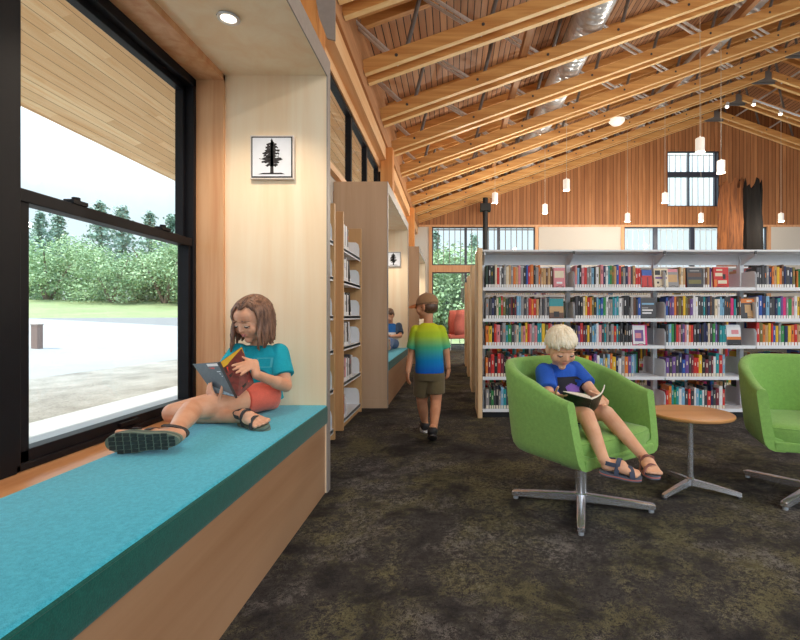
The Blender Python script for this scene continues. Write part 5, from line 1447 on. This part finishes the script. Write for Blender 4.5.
    MB().ball(hd.p(0, -0.05, 0.555), 0.025 * H).build('cap_button', M['cap'], cp, True)
    br_ = MB(); rows = []
    for k in range(6):
        u = k / 5.0; rows.append([hd.p(0.33 * math.sin(a) * (1 - 0.12 * u), 0.30 + 0.10 * math.cos(a) + u * (0.36 * math.cos(a) ** 0.5 if math.cos(a) > 0 else 0), 0.14 - 0.07 * u - 0.10 * math.sin(a) ** 2 + dz) for dz in (0.0, 0.03) for a in ([-1.5 + 3.0 * q / 12 for q in range(13)] if dz == 0 else [1.5 - 3.0 * q / 12 for q in range(13)])])
    br_.loft(rows).build('brim', plain('orange tan brim', (206, 124, 72), 0.7), cp, smooth=True)
    m = MB(); m.ball(hd.p(0, -0.10, -0.03), (0.355 * H, 0.385 * H, 0.30 * H), hd.R, 20, 14); hr = m.build('hair', M['hair_dark'], t, smooth='all')
walker()
# ================================================================ child in the second niche
def far_child():
    t = thing('person', (-0.95, 7.05, 0.50), 'child in blue and white striped top sitting in the second niche', 'person')
    Y = 7.08
    pel = V((-0.955, Y, 0.60)); ch = V((-0.96, Y + 0.03, 0.76)); nk = V((-0.965, Y + 0.02, 0.885)); side = V((1, 0, 0))
    sl, sr = V((-0.835, Y, 0.845)), V((-1.09, Y, 0.845))
    hd = Head((-0.985, Y - 0.03, 1.005), (-0.5, -0.75, -0.45), 0.21)
    el, wl = V((-0.80, Y - 0.10, 0.70)), V((-0.90, Y - 0.26, 0.70)); er, wr = V((-1.13, Y - 0.10, 0.70)), V((-1.02, Y - 0.26, 0.70))
    b = MB()
    rings_body(b, [(pel - V((0, 0, 0.05)), 0.10, 0.08), (pel, 0.108, 0.085), (ch, 0.108, 0.08), (nk - V((0, 0, 0.03)), 0.078, 0.05), (nk, 0.036, 0.034)], side)
    chain(b, [nk - V((0, 0, 0.03)), hd.p(0, -0.08, -0.26)], [0.038, 0.038]); hd.add(b)
    chain(b, [sl, el, wl], [0.042, 0.032, 0.022]); chain(b, [sr, er, wr], [0.042, 0.032, 0.022])
    hand(b, wl, (-0.5, -0.6, 0), (0, 0, 1), (0, 1, 0.3), 0.115, rr=0.006); hand(b, wr, (0.5, -0.6, 0), (0, 0, 1), (0, 1, 0.3), 0.115, rr=0.006)
    lg = []
    for x in (-0.90, -1.02):
        h, k, a = V((x, Y - 0.03, 0.575)), V((x - 0.02, Y - 0.34, 0.62)), V((x, Y - 0.66, 0.55)); lg.append((h, k, a))
        chain(b, [h, k, a], [0.065, 0.048, 0.03]); foot_geo(b, a + V((0, -0.02, -0.018)), a + V((0, -0.10, 0.13)), (0, 0.9, 0.5))
    organic(b, 'body', M['skin_a'], t, 0.006, 3); hd.features(t, M['hair_dark'])
    mt, nt, bs = new_mat('striped jersey'); sp = nt.nodes.new('ShaderNodeSeparateXYZ'); lk(nt, coords(nt), sp.inputs[0])
    mr = nd(nt, 'ShaderNodeMapRange'); mr.inputs[1].default_value = 0.04; mr.inputs[2].default_value = 0.40; lk(nt, sp.outputs[2], mr.inputs[0])
    W_, D_, B_ = lin((236, 232, 230)), lin((40, 50, 70)), lin((40, 112, 188))
    lk(nt, ramp(nt, mr.outputs[0], [(0, W_), (0.36, D_), (0.47, W_), (0.58, B_), (1, B_)], 'CONSTANT'), bs.inputs['Base Color']); bs.inputs['Roughness'].default_value = 0.85
    m = MB(); rings_body(m, [(pel - V((0, 0, 0.02)), 0.122, 0.10), (pel + V((0, 0, 0.05)), 0.116, 0.094), (ch, 0.122, 0.094), (V((-0.962, Y + 0.025, 0.83)), 0.128, 0.08), (nk - V((0, 0, 0.02)), 0.085, 0.06), (nk, 0.054, 0.05)], side)
    sh = organic(m, 'shirt', mt, t, 0.007, 3)
    m = MB()
    for s_, e_ in ((sl, el), (sr, er)):
        d = (e_ - s_).normalized(); cap(m, s_ - d * 0.004, 0.053, s_ + d * 0.05, 0.054); cone(m, s_, 0.053, s_ + d * 0.14, 0.06)
    organic(m, 'sleeves', fabric('slate sleeve', (52, 66, 88), 160, 0.1), t, 0.007, 3)
    m = MB(); rings_body(m, [(pel - V((0, 0, 0.08)), 0.105, 0.09), (pel, 0.118, 0.095)], side)
    for h, k, a in lg: chain(m, [h, k, k.lerp(a, 0.8)], [0.076, 0.060, 0.046])
    organic(m, 'jeans', fabric('blue denim', (70, 100, 150), 200, 0.12), t, 0.007, 3)
    m = MB(); H = hd.H; m.ball(hd.p(0, -0.09, 0.16), (0.37 * H, 0.43 * H, 0.385 * H), hd.R, 20, 14); m.ball(hd.p(0, -0.17, 0.0), (0.34 * H, 0.32 * H, 0.32 * H), hd.R); m.build('hair', M['hair_dark'], t, smooth='all')
far_child()
# ---------------------------------------------------------------- outside
M['concrete'] = plain('pale concrete', (176, 175, 172), 0.85, vary=0.05, nscale=8)
def ground_mat(name, stops, scale, sc2=60.0):
    m, nt, b = new_mat(name)
    a = nd(nt, 'ShaderNodeTexNoise', i_Scale=scale, i_Detail=8.0, i_Roughness=0.7); lk(nt, coords(nt), a.inputs['Vector'])
    c = nd(nt, 'ShaderNodeTexNoise', i_Scale=sc2, i_Detail=4.0, i_Roughness=0.8); lk(nt, coords(nt), c.inputs['Vector'])
    f = math_(nt, 'ADD', math_(nt, 'MULTIPLY', a.outputs[0], 0.55), math_(nt, 'MULTIPLY', c.outputs[0], 0.45))
    lk(nt, ramp(nt, f, stops), b.inputs['Base Color']); b.inputs['Roughness'].default_value = 0.95
    b.inputs['Specular IOR Level'].default_value = 0.1
    return m
M['gravel'] = ground_mat('gravel', [(0.36, lin((100, 95, 86))), (0.5, lin((146, 141, 132))), (0.64, lin((172, 167, 158)))], 1.2, 45)
M['paving'] = ground_mat('pale paving', [(0.3, lin((140, 139, 138))), (0.7, lin((156, 155, 154)))], 0.5)
M['grass'] = ground_mat('dry grass', [(0.35, lin((112, 126, 86))), (0.65, lin((150, 158, 116)))], 0.4, 8.0)
struct(MB().prism([(-1.5, -20, -0.1), (-1.5, 30, -0.1), (-4.35, 30, -0.1), (-4.35, -20, -0.1)], (0, 0, -0.1)).build('path_concrete', M['concrete']))
struct(MB().prism([(-4.35, -20, -0.1), (-4.35, 30, -0.1), (-5.2, 30, -0.1), (-8.4, -2, -0.1), (-8.4, -20, -0.1)], (0, 0, -0.1)).build('ground_gravel', M['gravel']))
mb = MB()
A = [(-5.2, 30, -0.1), (-8.4, -2, -0.1), (-8.4, -20, -0.1)]; B = [(-9.0, 30, -0.1), (-12.6, 6, -0.1), (-13, -20, -0.1)]
C = [(-14.0, 27.5, 0.92), (-21.5, 23.0, 0.90), (-60, -4, 0.88)]; D = [(-15.0, 38, 2.2), (-27, 33, 2.15), (-75, 10, 2.1)]
for P, Q in ((A, B), (B, C)):
    for k in (0, 1): mb.quad([P[k], P[k + 1], Q[k + 1], Q[k]])
struct(mb.build('road_paving', M['paving']))
mb = MB()
for k in (0, 1): mb.quad([C[k], C[k + 1], D[k + 1], D[k]])
E = [(-15, 70, 2.3), (-40, 60, 2.3), (-90, 40, 2.3)]
for k in (0, 1): mb.quad([D[k], D[k + 1], E[k + 1], E[k]])
struct(mb.build('terrain_grass_bank', M['grass']))
struct(MB().prism([(-13.9, 16.6, -0.12), (-13.9, 90, -0.12), (60, 90, -0.12), (60, 16.6, -0.12)], (0, 0, -0.1)).build('field_grass', M['grass']))
# roof overhang
mb = MB()
mb.prism([(-1.45, -7, 5.05), (-5.40, -7, 3.62), (-5.40, -7, 3.78), (-1.45, -7, 5.22)], (0, 7 + YE + 0.3, 0))
struct(mb.build('ceiling_overhang', M['soffit']))
mb = MB()
# ---- trees
def leaf_mat(name, c1, c2):
    m, nt, b = new_mat(name)
    n = nd(nt, 'ShaderNodeTexNoise', i_Scale=1.6, i_Detail=3.0); lk(nt, coords(nt), n.inputs['Vector'])
    lk(nt, ramp(nt, n.outputs[0], [(0.35, lin(c1)), (0.65, lin(c2))]), b.inputs['Base Color'])
    b.inputs['Roughness'].default_value = 0.8; b.inputs['Specular IOR Level'].default_value = 0.2
    b.inputs['Subsurface Weight'].default_value = 0.0
    return m
M['conifer'] = leaf_mat('pine needles', (112, 136, 124), (150, 172, 158))  # haze and overexposure put into the needle colour as paler tones
M['broad'] = leaf_mat('bush leaves', (122, 150, 112), (170, 192, 150))  # leaf colour paled too, standing in for haze
M['trunkm'] = plain('tree bark', (110, 96, 84), 0.9, vary=0.2)
TR = random.Random(21)
def leafcard(mb, c, s, n):
    u, v = frame_of(n); a = TR.uniform(0, PI); u2 = u * math.cos(a) + v * math.sin(a); v2 = v * math.cos(a) - u * math.sin(a)
    k = [TR.uniform(0.6, 1.2) for _ in range(4)]
    mb.quad([c + u2 * s * k[0], c + v2 * s * 0.6 * k[1], c - u2 * s * k[2], c - v2 * s * 0.6 * k[3]])
def make_conifer(h, seed):
    t = thing('conifer_tree', (0, 0, 0), 'x', 'tree')
    MB().tube([(0, 0, -0.1), (0.05, 0, h * 0.5), (0, 0, h * 0.98)], [0.16, 0.1, 0.02], 8).build('trunk', M['trunkm'], t, True)
    mb = MB()
    n = int(h * 12)
    for i in range(n):
        f = (i + TR.random()) / n; z = h * (0.14 + 0.86 * f); L = h * 0.23 * (1 - f) ** 0.95 + 0.07; L *= TR.uniform(0.6, 1.15)
        a = i * 2.4 + TR.random(); d = Vector((math.cos(a), math.sin(a), 0.12))
        for j in range(26):
            u = (j + TR.random()) / 26
            c = Vector((0, 0, z)) + d * L * u + Vector((TR.gauss(0, 0.11), TR.gauss(0, 0.11), TR.gauss(0, 0.10) - 0.10 * u * L))
            leafcard(mb, c, TR.uniform(0.07, 0.15), Vector((TR.gauss(0, 1), TR.gauss(0, 1), TR.gauss(0, 1) + 0.3)))
    mb.build('foliage', M['conifer'], t, recalc=False)
    return t
def make_bush(h, w):
    t = thing('broadleaf_tree', (0, 0, 0), 'x', 'tree')
    for k in range(3):
        a = k * 2.1; MB().tube([(0, 0, -0.1), (math.cos(a) * w * 0.12, math.sin(a) * w * 0.12, h * 0.35), (math.cos(a) * w * 0.3, math.sin(a) * w * 0.3, h * 0.75)], [0.10, 0.07, 0.02], 7).build('trunk', M['trunkm'], t, True)
    mb = MB()
    for k in range(44):
        a = TR.uniform(0, 2 * PI); rr = w * 0.45 * math.sqrt(TR.random()); z = h * TR.uniform(0.07, 0.88)
        rr *= 1 - 0.55 * max(0, z / h - 0.4)
        c0 = Vector((math.cos(a) * rr, math.sin(a) * rr, z)); R = w * TR.uniform(0.12, 0.2)
        for j in range(190):
            d = Vector((TR.gauss(0, 1), TR.gauss(0, 1), TR.gauss(0, 1))).normalized()
            leafcard(mb, c0 + d * R * TR.uniform(0.6, 1.1), TR.uniform(0.045, 0.095), d + Vector((TR.gauss(0, .5), TR.gauss(0, .5), TR.gauss(0, .5))))
    mb.build('foliage', M['broad'], t, recalc=False)
    return t
con = [make_conifer(6.5, 1), make_conifer(5.6, 2)]; bro = [make_bush(4.2, 4.2), make_bush(3.5, 3.6)]
used = set()
def put_tree(protos, k, px, y, top, label, grp, wscale=1.0, z0=-0.12):
    p = protos[k]; h = 6.5 if p is con[0] else 5.6 if p is con[1] else 4.2 if p is bro[0] else 3.5
    t = p if p.name not in used else copy_tree(p)
    used.add(p.name)
    s = F / y; want = (VY - top) / s + CAMZ - z0
    t.location = ((px - VX) / s, y, z0); q = want / h; t.scale = (q * wscale, q * wscale, q); t.rotation_euler = (0, 0, TR.uniform(0, 6))
    tag(t, label, 'tree', grp)
CN = 'conifers across the paving'; BN = 'broadleaf trees across the paving'
for i, (px, y, top, k, lb) in enumerate(((40, 38, 214, 0, 'at the black window mullion'), (58, 43, 216, 1, 'second from the black window mullion'), (100, 41, 204, 0, 'tallest pair, its nearer one'), (122, 46, 208, 1, 'tallest pair, its farther one'),
        (150, 40, 214, 0, 'third peak of the tree line through the window'), (172, 45, 216, 1, 'fourth peak of the tree line through the window'), (188, 39, 212, 0, 'beside the window jamb'), (212, 44, 214, 1, 'hidden partly by the window jamb'), (16, 44, 206, 1, 'behind the black window mullion'))):
    put_tree(con, k, px, y, top, 'grey green conifer across the paving, ' + lb, CN, 1.3, 2.15)
for i, (px, y, top, k, lb) in enumerate(((48, 33, 236, 0, 'at the low post'), (84, 36, 254, 1, 'second along the window view'), (112, 32.5, 246, 0, 'in the middle of the window view'), (140, 36, 258, 1, 'under the third conifer peak'),
        (165, 33.5, 232, 0, 'third from the window jamb'), (190, 36.5, 250, 1, 'at the window jamb'), (20, 36, 248, 1, 'behind the black mullion'), (215, 34, 244, 0, 'behind the wooden liner'))):
    put_tree(bro, k, px, y, top, 'pale green bushy tree across the paving, ' + lb, BN, 1.25, 1.9)
for i, (px, y, top, k, lb) in enumerate(((440, 28, 262, 0, 'at the door side'), (462, 26, 250, 1, 'nearest the stove pipe'), (482, 29, 258, 0, 'behind the stove pipe'), (425, 30, 256, 1, 'behind the cap wearer'))):
    put_tree(bro, k, px, y, top, 'pale green bushy tree beyond the end window, ' + lb, 'broadleaf trees beyond the end window', 1.3)
put_tree(con, 1, 435, 33, 232, 'tall conifer beyond the slatted end window', 'conifers beyond the end window')
put_tree(con, 0, 474, 34, 236, 'conifer beyond the end window at the stove pipe', 'conifers beyond the end window')
# low post and rail on the paving
p = at(37, 352, 14.0)
e = thing('bollard', (p.x, 14.0, -0.1), 'short brown post standing on the paving outside', 'post')
bx('post_body', plain('brown post', (120, 100, 92), 0.8), p.x - 0.10, p.x + 0.10, 13.9, 14.1, -0.1, 0.72, e, 0.01)
bx('post_cap', plain('post cap', (150, 135, 126), 0.8), p.x - 0.11, p.x + 0.11, 13.89, 14.11, 0.72, 0.76, e)
# ---------------------------------------------------------------- light
w = bpy.data.worlds.new('sky'); SC.world = w; w.use_nodes = True; nt = w.node_tree
bg = nt.nodes['Background']
tc = nt.nodes.new('ShaderNodeTexCoord'); sp = nt.nodes.new('ShaderNodeSeparateXYZ'); lk(nt, tc.outputs['Generated'], sp.inputs[0])
col = ramp(nt, sp.outputs[2], [(0.0, (0.80, 0.90, 0.96, 1)), (0.12, (0.74, 0.87, 0.97, 1)), (0.45, (0.72, 0.86, 1.0, 1)), (1.0, (0.55, 0.74, 1.0, 1))])
mr = nd(nt, 'ShaderNodeMapRange'); mr.interpolation_type = 'SMOOTHSTEP'
for i_, v_ in ((1, 0.16), (2, 0.46), (3, 1.0 * SKY), (4, 3.2 * SKY)): mr.inputs[i_].default_value = v_
lk(nt, sp.outputs[2], mr.inputs[0])
lk(nt, col, bg.inputs[0]); lk(nt, mr.outputs[0], bg.inputs[1])
S = bpy.data.lights.new('sun', 'SUN'); S.energy = SUN; S.angle = 0.01; S.color = (1, 0.94, 0.84)
so = bpy.data.objects.new('sun', S); COL.objects.link(so)
d = Vector((0.42, 0.42, -1.0)); so.rotation_euler = d.to_track_quat('-Z', 'Y').to_euler()
so.location = (-20, -10, 30)
